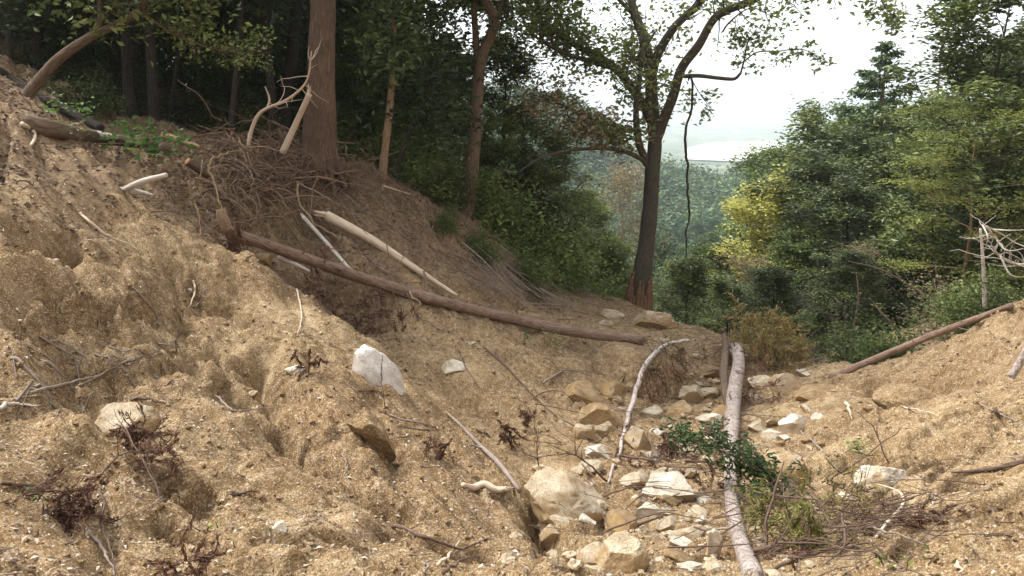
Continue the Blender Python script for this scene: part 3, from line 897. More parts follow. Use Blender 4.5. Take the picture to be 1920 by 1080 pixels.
PROTO = {}
def proto(kind):
    """(prototype roots of a kind, made on first use)"""
    if kind in PROTO: return PROTO[kind]
    mk = {
     'dark':   lambda: [grow(21 + k, 8.5, .14, .10, 2.9, 26, (.05, 1.1), 'leaf_dark', 19000, .165, 'bark_dark', sig=(.25, .14), flat=.72, name="evergreen_tree") for k in range(3)],
     'mid':    lambda: [grow(31 + k, 8.0, .12, .12, 2.7, 24, (.1, 1.1), 'leaf_mid', 16000, .15, 'bark_dark', sig=(.24, .13), flat=.72, name="broadleaf_tree") for k in range(2)],
     'layer':  lambda: [grow(41, 7.5, .085, .22, 3.4, 17, (-.12, .55), 'leaf_lime', 17000, .10, 'bark_tan', 'layer', (.34, .06), .10, 5, .55, flat=.85, name="maple_tree", limb_up=.035)],
     'yellow': lambda: [grow(45, 6.5, .10, .12, 2.3, 26, (.1, 1.2), 'leaf_yellow', 15000, .13, 'bark_brown', sig=(.20, .12), flat=.75, name="yellow_tree")],
     'rust':   lambda: [grow(48 + k, 6.5, .08, .15, 2.2, 20, (.3, 1.2), 'leaf_rust', 5200, .10, 'twig_grey', sig=(.26, .18), name="thinning_tree") for k in range(2)],
     'conifer':lambda: [conifer(51 + k, 11, .16, 2.2, 'leaf_conifer', 15000, 'bark_cedar') for k in range(2)],
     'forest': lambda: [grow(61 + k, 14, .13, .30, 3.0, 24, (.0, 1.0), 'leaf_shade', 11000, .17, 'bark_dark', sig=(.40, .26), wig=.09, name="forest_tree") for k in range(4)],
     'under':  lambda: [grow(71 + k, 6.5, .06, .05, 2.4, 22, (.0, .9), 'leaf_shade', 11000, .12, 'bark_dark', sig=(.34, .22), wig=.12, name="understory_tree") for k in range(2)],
     'bush':   lambda: [shrub(81 + k, 1.6, 1.5, 'leaf_mid', 3600, .10) for k in range(2)],
     'bushd':  lambda: [shrub(86 + k, 1.8, 1.6, 'leaf_dark', 4000, .10) for k in range(2)],
     'bushr':  lambda: [shrub(89, 1.6, 1.5, 'leaf_rust', 1500, .07, 'twig_grey')],
     'bamboo': lambda: [grow(91, 8, .05, .1, 1.6, 30, (.5, 1.2), 'leaf_bamboo', 7000, .22, 'bark_tan', sig=(.30, .35), name="bamboo_clump", aspect=.22, droop=.5, flat=.2)],
     'far':    lambda: [grow(95 + k, 9, .14, .12, 3.3, 20, (.1, 1.1), 'leaf_valley', 4200, .30, 'bark_dark', sig=(.42, .30), name="valley_tree", subs=3) for k in range(4)],
    }[kind]()
    PROTO[kind] = mk
    return mk

_used = set()
_trng = np.random.RandomState(77)
def plant(kind, x, y, H, label, group=None, cat="tree", wide=1.0, which=None, rz=None, z=None):
    ps = proto(kind)
    p = ps[_trng.randint(len(ps)) if which is None else which % len(ps)]
    if p.name in _used:
        o = copy_tree(p)
    else:
        o = p; _used.add(p.name)
    s = H / p["H"]
    o.location = (x, y, (z1(x, y) if z is None else z) - .05)
    o.rotation_euler = (0, 0, _trng.uniform(0, 6.283) if rz is None else rz)
    o.scale = (s * wide, s * wide, s)
    tag(o, label, cat, group)
    return o

def plant_at(kind, u, vtop, Y, label, group=None, wide=1.0, hmin=3.0, hmax=22.0, **kw):
    p = at(u, vtop, Y)
    H = float(np.clip(p[2] - z1(p[0], Y), hmin, hmax))
    return plant(kind, p[0], Y, H, label, group, wide=wide * min(1.5, max(.75, (9.0 / H) ** .45)), **kw)

# ------------------------------------------------------------------ right-hand wooded slope
G_R = "trees on the right slope"
RIGHT = [
 ('dark', 1895, -10, 23.5, 1.2, "tall dark tree with spreading limbs filling the upper right corner"),
 ('dark', 1885, 130, 30, 1.1, "dark evergreen just left of the corner tree, below the bare snag"),
 ('layer', 1838, 226, 21.5, .82, "lime green tree with flat layered branches in front of dark shade"),
 ('conifer', 1664, 82, 43, 2.1, "pointed conifer standing above all other trees on the right skyline"),
 ('dark', 1545, 255, 42, 1.2, "dark round crown at the left end of the right skyline"),
 ('mid', 1606, 240, 46, 1.15, "green crown left below the pointed conifer"),
 ('mid', 1722, 222, 44, 1.15, "pale green crown right below the pointed conifer"),
 ('dark', 1650, 270, 36, 1.25, "dull green tree in the middle of the right slope under the conifer"),
 ('dark', 1540, 330, 33, 1.2, "big dark leafy tree right behind the yellow tree"),
 ('dark', 1600, 370, 29, 1.15, "dark evergreen in front of the middle of the right slope"),
 ('mid', 1765, 215, 38, 1.2, "green tree under the bare snag on the skyline"),
 ('dark', 1690, 400, 28, 1.1, "low dark evergreen left of the lime green layered tree"),
 ('yellow', 1452, 372, 33, 1.05, "bright yellow tree low in the valley right of the oak"),
 ('mid', 1500, 470, 29, 1.0, "pale green small tree in front of the yellow tree"),
 ('rust', 1600, 470, 25, 1.0, "thin brownish half bare tree low on the right slope"),
 ('rust', 1405, 500, 30, 1.0, "thin brownish small tree under the yellow tree"),
 ('dark', 1580, 510, 24, 1.0, "small dark evergreen behind the leaning pole's lower end"),
 ('under', 1790, 440, 25, 1.3, "dark evergreen in the shade under the layered lime tree"),  # under kind here: dark interior of the slope painted by leaf colour
 ('dark', 1905, 330, 22, 1.1, "dark evergreen at the right edge above the bleached branches"),
 ('dark', 1960, 190, 28, 1.2, "dark evergreen partly cut by the right edge high up"),
 ('mid', 1450, 300, 60, 1.1, "greyish green tree at the left foot of the right slope"),
 ('dark', 1480, 360, 46, 1.2, "dark tree between the yellow tree and the right skyline"),
 ('dark', 1700, 300, 33, 1.2, "dark evergreen left above the lime green layered tree"),
 ('under', 1660, 470, 27, 1.1, "dark bushy evergreen above the leaning pole's middle"),
 ('under', 1735, 480, 25, 1.2, "small dark evergreen just behind the leaning pole's upper half"),
 ('under', 1870, 470, 23.5, 1.1, "small dark evergreen behind the sandy mound on the right"),
 ('dark', 1990, 60, 33, 1.2, "dark tree behind the upper right corner tree"),
 ('mid', 1340, 480, 34, 1.0, "low green tree straight beyond the brink of the gully"),
 ('dark', 1290, 505, 27, .9, "small dark tree with thin twin trunks beyond the brink"),
 ('dark', 1370, 540, 24, .9, "low dark tree just beyond the brink behind the birch like trunk"),
 ('dark', 1450, 560, 22, .9, "low dark tree behind the withering cypress branch"),
]
for kind, u, vt, Y, wd, lab in RIGHT:
    plant_at(kind, u, vt, Y, lab, G_R, wd)
for u, v, Y, H, kind, lab in [
 (1530, 590, 18.5, 1.5, 'bushr', "brown twiggy shrub behind the round tan rock"),
 (1600, 640, 17, 1.5, 'bushd', "dark green shrub behind the lower half of the leaning pole"),
 (1680, 640, 15.5, 1.2, 'bush', "light green shrub right behind the middle of the leaning pole"),
 (1840, 560, 15.5, 1.5, 'bush', "green shrub behind the top end of the leaning pole"),
 (1900, 560, 14.5, 1.3, 'bushd', "dark green shrub on the crest of the sandy mound"),
 (1340, 590, 20, 1.6, 'bushd', "dark shrub beyond the brink left of the cypress branch"),
 (1255, 585, 20.5, 1.7, 'bush', "green shrub just right of the oak's foot"),
 (1750, 600, 18, 1.6, 'bushr', "bare brown shrub in the shade behind the leaning pole")]:
    p = at(u, v, Y); plant(kind, p[0], Y, H, lab, "shrubs on the right", "shrub")

# ------------------------------------------------------------------ left forest
G_F = "trees of the dark forest on the left"
_fr = np.random.RandomState(8)
LAB_F = "tall thin trunked tree deep in the dark forest"
n_f = 0
cand = []
for gy in np.arange(17, 47, 3.1):
    for gx in np.arange(-34, 3, 3.0):
        x = gx + _fr.uniform(-1.2, 1.2); y = gy + _fr.uniform(-1.2, 1.2)
        u = 960 + FPX * x / (y * .985)
        if u < -420 or x > -.05 * y - 2.6: continue
        cand.append((x, y))
for x, y in cand:
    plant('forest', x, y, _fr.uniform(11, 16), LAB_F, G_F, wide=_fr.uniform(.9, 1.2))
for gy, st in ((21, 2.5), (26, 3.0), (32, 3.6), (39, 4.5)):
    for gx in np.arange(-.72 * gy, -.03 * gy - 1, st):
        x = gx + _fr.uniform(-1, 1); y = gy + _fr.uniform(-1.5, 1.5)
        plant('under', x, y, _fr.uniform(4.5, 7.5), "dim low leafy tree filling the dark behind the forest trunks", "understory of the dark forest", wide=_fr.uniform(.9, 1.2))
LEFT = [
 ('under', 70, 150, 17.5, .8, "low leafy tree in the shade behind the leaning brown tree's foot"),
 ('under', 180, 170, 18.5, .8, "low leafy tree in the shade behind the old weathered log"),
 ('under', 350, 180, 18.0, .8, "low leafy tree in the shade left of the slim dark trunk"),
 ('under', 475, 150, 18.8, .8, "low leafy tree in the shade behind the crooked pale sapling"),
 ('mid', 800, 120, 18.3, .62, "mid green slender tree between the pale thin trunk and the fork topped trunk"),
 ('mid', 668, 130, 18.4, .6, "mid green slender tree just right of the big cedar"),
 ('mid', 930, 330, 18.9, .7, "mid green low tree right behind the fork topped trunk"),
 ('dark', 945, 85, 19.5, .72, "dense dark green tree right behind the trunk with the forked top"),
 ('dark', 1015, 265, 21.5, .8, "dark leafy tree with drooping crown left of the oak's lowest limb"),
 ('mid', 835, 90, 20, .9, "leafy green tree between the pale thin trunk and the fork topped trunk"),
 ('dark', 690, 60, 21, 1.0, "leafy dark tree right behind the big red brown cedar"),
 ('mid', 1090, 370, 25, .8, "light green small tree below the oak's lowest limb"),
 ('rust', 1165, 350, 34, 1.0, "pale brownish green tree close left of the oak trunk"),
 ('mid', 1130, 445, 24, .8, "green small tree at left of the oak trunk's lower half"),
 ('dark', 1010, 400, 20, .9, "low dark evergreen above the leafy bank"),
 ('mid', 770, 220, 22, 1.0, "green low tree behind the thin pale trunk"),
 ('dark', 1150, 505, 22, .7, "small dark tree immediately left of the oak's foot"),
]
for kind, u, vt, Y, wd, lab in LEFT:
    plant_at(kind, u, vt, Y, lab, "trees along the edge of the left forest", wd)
for u, v, Y, H, kind, lab in [
 (800, 405, 16.6, 1.3, 'bush', "green undergrowth shrub left of the fork topped trunk's foot"),
 (845, 425, 16.4, 1.2, 'bushd', "dark undergrowth shrub at the fork topped trunk's foot"),
 (905, 455, 17.0, 1.5, 'bush', "bright undergrowth shrub right of the fork topped trunk's foot"),
 (955, 475, 17.2, 1.7, 'bush', "leafy bush spilling over the middle of the bank crest"),
 (1005, 510, 17.4, 1.7, 'bush', "green bush right of the middle of the bank crest"),
 (1050, 520, 18.0, 1.9, 'bush', "rounded bush near the lower right end of the bank"),
 (1095, 530, 19.0, 2.0, 'bush', "light green bush nearest the oak on the left"),
 (745, 345, 17.6, 1.5, 'bush', "green shrub behind the foot of the thin pale trunk"),
 (905, 400, 19.0, 2.2, 'bushd', "tall dark shrub behind the fork topped trunk"),
 (1000, 440, 19.5, 2.4, 'bushd', "tall dark shrub above the bushes on the bank"),
 (1070, 470, 21.0, 2.2, 'bush', "tall green shrub behind the bushes near the oak"),
 (660, 300, 17.5, 1.6, 'bush', "shrub just right of the big cedar's foot"),
 (860, 345, 19.0, 2.0, 'bush', "leafy shrub in the dark left of the fork topped trunk"),
 (150, 190, 13.5, .9, 'bushd', "low dark shrub behind the mossy log"),
 (480, 250, 17.0, 1.2, 'bushd', "low dark shrub behind the root mound"),
 (905, 515, 15.4, .8, 'bush', "small green bush standing low on the leafy bank"),
 (985, 552, 16.0, .9, 'bush', "small green bush at the lower end of the leafy bank"),
 (840, 470, 15.0, .6, 'bush', "tiny green bush in the middle of the leafy bank")]:
    p = at(u, v, Y); plant(kind, p[0], Y, H, lab, "undergrowth on the left", "shrub")

# ------------------------------------------------------------------ valley
G_V = "trees of the valley below"
_vr = np.random.RandomState(19)
VAL = []
for Yv in (58, 74, 92, 115, 142, 175):
    for u in np.arange(1040, 1490, 1493 / Yv * 4.6):
        VAL.append((u + _vr.uniform(-14, 14), Yv + _vr.uniform(-5, 5)))
for u, Yv in VAL:
    x = at(u, 400, Yv)[0]
    if 1290 < u < 1390 and 80 < Yv < 150:
        plant('bamboo', x, Yv, _vr.uniform(7, 9.5), "feathery bright bamboo clump in the valley right of the oak", "bamboo grove in the valley", "bamboo", 1.5)
    else:
        plant('far', x, Yv, _vr.uniform(7, 11), "rounded tree of the hazy valley wood seen past the oak", G_V, wide=_vr.uniform(.9, 1.25))

# far wood as one mass: leafy tufts of many crowns
def far_wood():
    rng = np.random.RandomState(4)
    N = 4300
    y = 190 * (640 / 190.0) ** rng.uniform(0, 1, N)
    x = y * rng.uniform(-.35, .62, N)
    y2 = rng.uniform(1700, 2300, 700); x2 = y2 * rng.uniform(.10, .60, 700)
    keep = noise2(x2 / 160, y2 / 60) > .08
    big = np.concatenate([np.zeros(N), np.ones(keep.sum())])
    x = np.concatenate([x, x2[keep]]); y = np.concatenate([y, y2[keep]])
    z = zat(x, y)
    n = len(x); h = rng.uniform(5, 10, n) * (1 + 1.2 * big); w = rng.uniform(1.8, 5.6, n) * (1 + 3.0 * big)
    m = 74
    q = rng.normal(size=(n, m, 3)); q /= np.linalg.norm(q, axis=2)[..., None]
    q *= rng.uniform(.55, 1.0, (n, m, 1))
    C = np.stack([x[:, None] + q[..., 0] * w[:, None], y[:, None] + q[..., 1] * w[:, None], (z + h * .55)[:, None] + q[..., 2] * (h * .5)[:, None]], -1).reshape(-1, 3)
    tint = np.repeat(np.clip(rng.normal(.42, .27, n) + .4 * (rng.uniform(size=n) > .93), 0, 1), m)
    o = leaf_mesh("distant_wood", C, 1.25, M['leaf_valley'], rng, None, None, .8, .8, 0, tint)
    # larger tufts on the crowns that stand farther off
    tag(o, "distant woodland running down the valley to the plain", "woodland", None, "stuff")
far_wood()

# pale open land on the plain
def field(name, pts, mat_name, col, z):
    if mat_name not in M:
        k = MatB(mat_name); c = k.ramp(k.noise(.02, 4, .6), [(.35, tuple(a * .8 for a in col)), (.65, col)]); M[mat_name] = k.done(c, .9)
    V = [(at(u, 300, Y)[0], Y, z) for u, Y in pts]
    o = mesh_obj(name, V, [np.arange(len(V))[None]], M[mat_name], None, False)
    tag(o, kind="structure")
field("field", [(1290, 1060), (1385, 1010), (1440, 1120), (1475, 1360), (1482, 1600), (1420, 1780), (1330, 1700), (1285, 1400)], "bare_field", (.50, .48, .40), -57.6)

# ------------------------------------------------------------------ haze over the valley
def build_haze():
    top = 26.0
    m = bpy.data.materials.new("valley_haze"); m.use_nodes = True
    n = m.node_tree.nodes; n.clear()
    out = n.new("ShaderNodeOutputMaterial"); pv = n.new("ShaderNodeVolumePrincipled")
    pv.inputs["Color"].default_value = (.86, .94, 1.0, 1)
    pv.inputs["Density"].default_value = HAZE
    pv.inputs["Anisotropy"].default_value = .2
    m.node_tree.links.new(pv.outputs[0], out.inputs["Volume"])
    lo = np.array([-2700.0, -120.0, -80.0]); hi = np.array([2900.0, 3100.0, 90.0])
    V = np.array([[a, b, c] for a in (lo[0], hi[0]) for b in (lo[1], hi[1]) for c in (lo[2], hi[2])])
    F = np.array([[0, 1, 3, 2], [4, 6, 7, 5], [0, 4, 5, 1], [2, 3, 7, 6], [0, 2, 6, 4], [1, 5, 7, 3]])
    o = mesh_obj("haze", V, F, m, None, False)
    tag(o, kind="stuff")
HAZE = .00034
build_haze()
# ------------------------------------------------------------------ traced wood
def trace(pts, n, lift=0.0):
    """photo points (u, v, distance) or (u, v) lying on the soil -> smooth 3-D path"""
    P = []
    for p in pts:
        if len(p) == 3: P.append(at(*p))
        else:
            h = hit(p[0], p[1]); P.append(h + np.array([0, 0, lift]))
    return catmull(np.array(P), n)

def px(w, Y):                       # photo pixels -> metres at a distance
    return w * Y / FPX

def clear_soil(P, R):
    """bring buried stretches of a piece of wood out of the soil towards the viewer's side"""
    for _ in range(60):
        m = P[:, 2] < zat(P[:, 0], P[:, 1]) + .45 * R
        if not m.any(): break
        s = m.astype(float)
        for _k in range(2): s = np.maximum(s, .5 * (np.roll(s, 1) + np.roll(s, -1)))
        P = P * (1 - .006 * s)[:, None]
    Q = P.copy(); Q[1:-1] = (P[:-2] + P[1:-1] * 2 + P[2:]) / 4
    for _ in range(20):
        m = Q[:, 2] < zat(Q[:, 0], Q[:, 1]) + .3 * R
        if not m.any(): break
        Q = Q * (1 - .004 * m)[:, None]
    return Q

def sweep_cobbles(P, r):
    """no loose cobble lies inside a trunk"""
    for c in list(COBBLES):
        if np.min(np.linalg.norm(P - np.array(c.location), axis=1)) < r + .42 * c.scale[0]:
            COBBLES.remove(c); bpy.data.objects.remove(c)

def log_obj(name, pts, r, mat, label, cat, n=50, sides=14, bumpy=.10, lift=None, group=None, jitter=.0, seed=1, clear=True):
    P = trace(pts, n, (r[0] if lift is None else lift))
    if jitter:
        rng = np.random.RandomState(seed); w = np.cumsum(rng.normal(size=P.shape), 0) * jitter; w -= np.linspace(0, 1, n)[:, None] * w[-1]
        P = P + w
    P = clear_soil(P, np.interp(np.linspace(0, 1, n), np.linspace(0, 1, len(r)), r)) if clear else P
    R = np.interp(np.linspace(0, 1, n), np.linspace(0, 1, len(r)), r)
    S = Shape().tube(P, R, sides, bumpy)
    o = S.build(name, M[mat], None, P[0])
    if label: tag(o, label, cat, group)
    return o, P, R

def sub_tube(name, pts3, r, mat, parent, sides=6, n=None, bumpy=.06):
    P = catmull(np.array(pts3), n or max(8, 5 * len(pts3)))
    R = np.interp(np.linspace(0, 1, len(P)), np.linspace(0, 1, len(r)), r)
    return Shape().tube(P, R, sides, bumpy).build(name, M[mat], parent, np.array(parent.location))

_lr = np.random.RandomState(33)
def stubs(o, P, R, k, mat, ln=(.04, .12), rr=.16):
    """short broken branch stubs along a trunk, one part"""
    for _ in range(k):
        S = Shape(); i = _lr.randint(2, len(P) - 3); d = unit(P[i + 1] - P[i]); n = unit(np.cross(d, _lr.normal(size=3)))
        L = _lr.uniform(*ln) + R[i]
        S.tube(np.array([P[i], P[i] + (n + .3 * d) * L * .6, P[i] + (n + .35 * d) * L]), [R[i] * rr * 1.5, R[i] * rr, R[i] * rr * .6], 6, .1)
        S.build("branch_stub", M[mat], o, np.array(o.location))

# the long fallen trunk across the middle
o, P, R = log_obj("fallen_log", [(428, 434, 10.15), (560, 480, 11.0), (700, 528, 11.8), (850, 572, 12.6), (1000, 607, 13.1), (1100, 625, 13.1), (1208, 638, 13.0)],
                  [.072, .080, .086, .090, .092, .085], 'bark_log', "long reddish brown fallen trunk spanning from the root mound to the wide sandy slab", "log", 90, 18, .10, seed=2)
stubs(o, P, R, 16, 'bark_log')
S = Shape().tube(trace([(414, 392, 10.1), (419, 415, 10.1), (427, 436, 10.12)], 12), [.055, .075, .08], 12, .2)
S.build("broken_butt", M['bark_tan'], o, np.array(o.location))
# peeled poles on the bank
log_obj("peeled_log", [(612, 404, 12.85), (700, 452, 12.75), (790, 511, 12.6), (857, 554, 12.5)], [.085, .075, .055, .022], 'wood_pale', "thick peeled pale trunk slanting down the bank above the long fallen trunk", "log", 40, 12, .05)
log_obj("peeled_pole", [(568, 406, 12.3), (615, 458, 12.0), (664, 514, 11.55)], [.030, .030, .024], 'wood_white', "thin white pole ending on the long fallen trunk, left of the peeled pale trunk", "pole", 24, 8, .06)
log_obj("stick", [(520, 482, 10.9), (550, 494, 10.9), (581, 509, 10.9)], [.028, .03, .02], 'wood_white', "short white stick under the left end of the long fallen trunk", "stick", 16, 8, .1)
log_obj("standing_pole", [(529, 288, 13.4), (553, 236, 13.4), (580, 176, 13.3)], [.055, .05, .045], 'wood_pale', "pale leaning broken pole just left of the big cedar", "pole", 22, 10, .10)
log_obj("stick", [(541, 288, 13.6), (530, 262, 13.6), (522, 242, 13.6)], [.05, .045, .04], 'bark_cedar', "red brown stub leaning against the pale broken pole by the cedar", "stick", 12, 8, .1)
o, P, R = log_obj("dead_sapling", [(465, 276, 13.3), (472, 242, 13.3), (484, 216, 13.3), (501, 203, 13.3), (540, 186, 13.2), (575, 152, 13.1), (584, 96, 13.0)], [.034, .03, .025, .02, .016, .008], 'wood_pale', "crooked bare pale sapling leaning over the root mound", "dead tree", 44, 8, .1, lift=0)
_d = np.random.RandomState(3); _S = Shape()
for k in range(14):
    i = _d.randint(16, 42); _S.tube(branch_path(_d, P[i], unit(P[i + 1] - P[i] + _d.normal(size=3) * .6), _d.uniform(.15, .6), 6, .2), [.008, .003], 4, 0, False)
_S.build("twigs", M['wood_pale'], o, np.array(o.location))
sub_tube("limb", [at(501, 203, 13.3), at(505, 185, 13.3), at(497, 162, 13.3)], [.02, .015, .008], 'wood_pale', o)
# splintered ends
def splinters(o, p, d, r, mat, seed):
    rng = np.random.RandomState(seed); S = Shape(); d = unit(d)
    for k in range(7):
        n = unit(np.cross(d, rng.normal(size=3))); q = p + n * r * rng.uniform(.2, .8); L = r * rng.uniform(1.2, 4.5)
        S.tube(np.array([q - d * r, q + d * L * .5, q + d * L + n * r * .2]), [r * .35, r * .22, .002], 5, .2)
    S.build("splinters", M[mat], o, np.array(o.location))
for nm, end, r, mat in (("peeled_log", 0, .08, 'wood_pale'), ("standing_pole", -1, .042, 'wood_pale'), ("peeled_pole", 0, .028, 'wood_white')):
    lo = bpy.data.objects[nm]; pts = np.array([v.co[:] for v in lo.data.vertices]) + np.array(lo.location)
    a, b = (pts[-2], pts[12]) if end == 0 else (pts[-1], pts[-16])
    splinters(lo, a, a - b if np.linalg.norm(a - b) > 1e-6 else np.array([0, 0, 1.0]), r, mat, 7 + end)
# old logs top left
o, P, R = log_obj("old_log", [(45, 232, 11.2), (130, 250, 11.3), (215, 262, 11.4), (312, 276, 11.5)], [.11, .10, .085, .06], 'bark_brown', "old weathered log with bleached stripes lying along the upper left crest", "log", 44, 14, .16)
sub_tube("bleached_strip", [at(150, 247, 11.22), at(190, 254, 11.24), at(222, 258, 11.30)], [.05, .06, .03], 'wood_white', o, 8)
log_obj("fallen_log", [(-20, 125, 12.8), (60, 175, 12.7), (130, 210, 12.6), (190, 241, 12.4)], [.09, .085, .08, .06], 'bark_dark', "dark brown fallen trunk sloping down behind the old weathered log", "log", 36, 10, .12)
o, P, R = log_obj("broken_branch", [(232, 356, 8.75), (260, 343, 8.7), (313, 328, 8.7)], [.03, .035, .026], 'wood_white', "forked white broken branch lying on the upper left slope edge", "branch", 22, 8, .12)
sub_tube("fork", [at(222, 354, 8.75), at(255, 358, 8.75), (at(288, 366, 8.75))], [.028, .024, .012], 'wood_white', o)
sub_tube("bark_end", [at(168, 350, 8.72), at(195, 353, 8.73), at(228, 357, 8.74)], [.02, .028, .03], 'bark_dark', o)
log_obj("log", [(305, 253, 12.2), (338, 264, 12.1), (376, 277, 12.0)], [.05, .06, .035], 'bark_tan', "short tan log lying left of the root mound", "log", 18, 9, .14)
o, P, R = log_obj("stump_log", [(352, 303, 11.6), (370, 315, 11.7), (392, 330, 11.8)], [.06, .06, .05], 'bark_brown', "stubby log with an orange cut end poking from the root mound", "log", 14, 12, .1)
Shape().tube(np.array([P[0] - unit(P[1] - P[0]) * .012, P[0] - unit(P[1] - P[0]) * .002]), [.054, .056], 12).build("cut_end", M['wood_cut'], o, np.array(o.location))
log_obj("root", [(40, 232, 9.2), (62, 246, 9.1), (64, 262, 9.0), (57, 273, 8.9)], [.026, .024, .02, .012], 'wood_pale', "pale hooked root at the crest of the slope near the left edge", "root", 22, 7, .1)

# the scaly trunk, its dark companion, the arching branch
o, P, R = log_obj("scaly_log", [(1370, 664, 13.9), (1376, 651, 13.2), (1383, 658, 12.6), (1385, 684, 12.1), (1379, 722, 11.2), (1372, 790, 9.9), (1370, 850, 8.45), (1371, 925, 6.85), (1384, 1000, 5.65), (1414, 1085, 4.55)],
                  [.07, .085, .10, .105, .095, .08, .066, .062, .06, .058], 'bark_pine', "whitish scaly trunk like a birch running up the middle of the gully towards the brink", "log", 90, 18, .06)
stubs(o, P, R, 12, 'bark_pine'); sweep_cobbles(P, .10)
log_obj("dead_log", [(1354, 618, 13.6), (1361, 650, 12.9), (1357, 700, 11.8), (1364, 752, 10.8), (1374, 805, 9.6)], [.035, .06, .065, .06, .045], 'bark_brown', "slim brown trunk pressed against the left side of the whitish scaly trunk", "log", 44, 12, .12)
arch, P, R = log_obj("arching_branch", [(1292, 641, 12.6), (1262, 646, 12.3), (1236, 660, 12.0), (1208, 694, 11.4), (1190, 742, 10.7), (1180, 792, 9.8), (1160, 850, 8.7), (1138, 908, 7.55)],
                     [.028, .036, .038, .035, .03, .024, .017, .008], 'bark_pale', "bowed white branch arching from the brink down into the stony channel", "branch", 70, 10, .2, None, None, .008, 5)
sweep_cobbles(P, .05)
_a = np.random.RandomState(8)
for k in range(7):
    i = _a.randint(8, 66); sub_tube('side_twig', list(branch_path(_a, P[i], unit(P[i + 1] - P[i] + _a.normal(size=3) * .8), _a.uniform(.15, .6), 5, .25)), [.009, .006, .002], 'twig_grey', arch)
def fronds(name, centers, n, ln, mat, rng, parent, droop=1.0, spread=.12, width=.10, twig='twig_brown'):
    """hanging sprays of narrow needles on thin twigs"""
    S = Shape(); C, A = [], []
    for c in centers:
        for _ in range(n):
            d = unit(rng.normal(size=3) * .75 + np.array([0, 0, -droop]))
            B = branch_path(rng, np.asarray(c) + rng.normal(size=3) * spread, d, ln * rng.uniform(.5, 1.2), 5, .18, -.08 * droop)
            S.tube(B, np.linspace(.006, .002, 5), 3, 0, False)
            m = 26
            k = rng.uniform(.2, 4, m); j = np.minimum(k.astype(int), 3); f = (k - j)[:, None]
            C.append(B[j] * (1 - f) + B[j + 1] * f + rng.normal(size=(m, 3)) * .02 * (ln / .4))
            A.append(np.tile(unit(B[-1] - B[0]), (m, 1)) + rng.normal(size=(m, 3)) * .25)
    org = np.array(parent.location) if parent is not None else None
    f = leaf_mesh(name, np.vstack(C), width, M[mat], rng, parent, org, .1, .16, 0, None, np.vstack(A), .05)
    S.build("twigs", M[twig], parent, org)
    return f
_f = np.random.RandomState(12)
fronds("dead_fronds", [at(1285, 655, 12.5), at(1262, 668, 12.2), at(1250, 690, 12.0), at(1228, 700, 11.6), at(1270, 700, 12.1), at(1240, 655, 12.1), at(1212, 715, 11.2)], 12, .55, 'frond_dead', _f, arch, 1.4)
fronds("lower_dead_fronds", [at(1178, 815, 9.4), at(1168, 840, 8.9), at(1158, 868, 8.5), at(1150, 890, 8.1)], 9, .30, 'frond_dead', _f, arch, 1.2, .10, .07)
leaf_mesh("green_leaves", np.vstack([at(1262, 655, 12.0) + _f.normal(size=(90, 3)) * np.array([.25, .2, .15]), at(1240, 700, 11.7) + _f.normal(size=(60, 3)) * .18]), .06, M['leaf_glossy'], _f, arch, np.array(arch.location))

# leaning pole and short stub on the right, driftwood, crooked branches
o, P, R = log_obj("leaning_pole", [(1560, 707, 11.85), (1650, 669, 11.5), (1760, 624, 11.0), (1897, 573, 10.35)], [.055, .052, .048, .04], 'bark_log', "long straight brown pole leaning up the right mound from lower left to upper right", "pole", 50, 12, .06)
stubs(o, P, R, 6, 'bark_log', (.02, .05))
log_obj("pole", [(1895, 708, 8.1), (1912, 680, 8.1), (1935, 636, 8.1)], [.042, .04, .04], 'bark_pine', "short grey pink pole end sticking out of the ground at the right edge", "pole", 14, 10, .06)
o, P, R = log_obj("driftwood", [(1782, 893), (1830, 889), (1880, 882), (1935, 868)], [.006, .015, .019, .022], 'twig_brown', "weathered dark driftwood limb lying in a hollow at the right edge", "driftwood", 30, 9, .22, .03)
sub_tube("side_branch", [P[12], P[12] + np.array([.2, -.05, -.06]), P[12] + np.array([.42, -.12, -.08])], [.03, .022, .01], 'twig_brown', o)
log_obj("crooked_branch", [(1642, 1008, 4.75), (1668, 975, 4.95), (1692, 948, 5.1), (1690, 926, 5.3), (1668, 914, 5.45), (1645, 908, 5.55)], [.009, .012, .011, .010, .008, .004], 'wood_pale', "pale elbow shaped branch standing out of the brushwood pile", "branch", 34, 8, .12)
o, P, R = log_obj("bare_branch", [(836, 775), (868, 805), (900, 838), (935, 872), (975, 925)], [.012, .02, .022, .024, .018], 'twig_grey', "long grey bare branch leading down the slope to the largest boulder", "branch", 44, 8, .12, .02)
sub_tube("side_twig", [P[20], P[20] + np.array([-.22, .05, .05]), P[20] + np.array([-.4, .02, .03])], [.010, .008, .004], 'twig_grey', o)
log_obj("gnarled_root", [(868, 915), (888, 921), (908, 913), (930, 924), (962, 922)], [.02, .03, .028, .026, .012], 'wood_pale', "short gnarled pale root left of the largest grey boulder", "root", 34, 8, .2, .03)
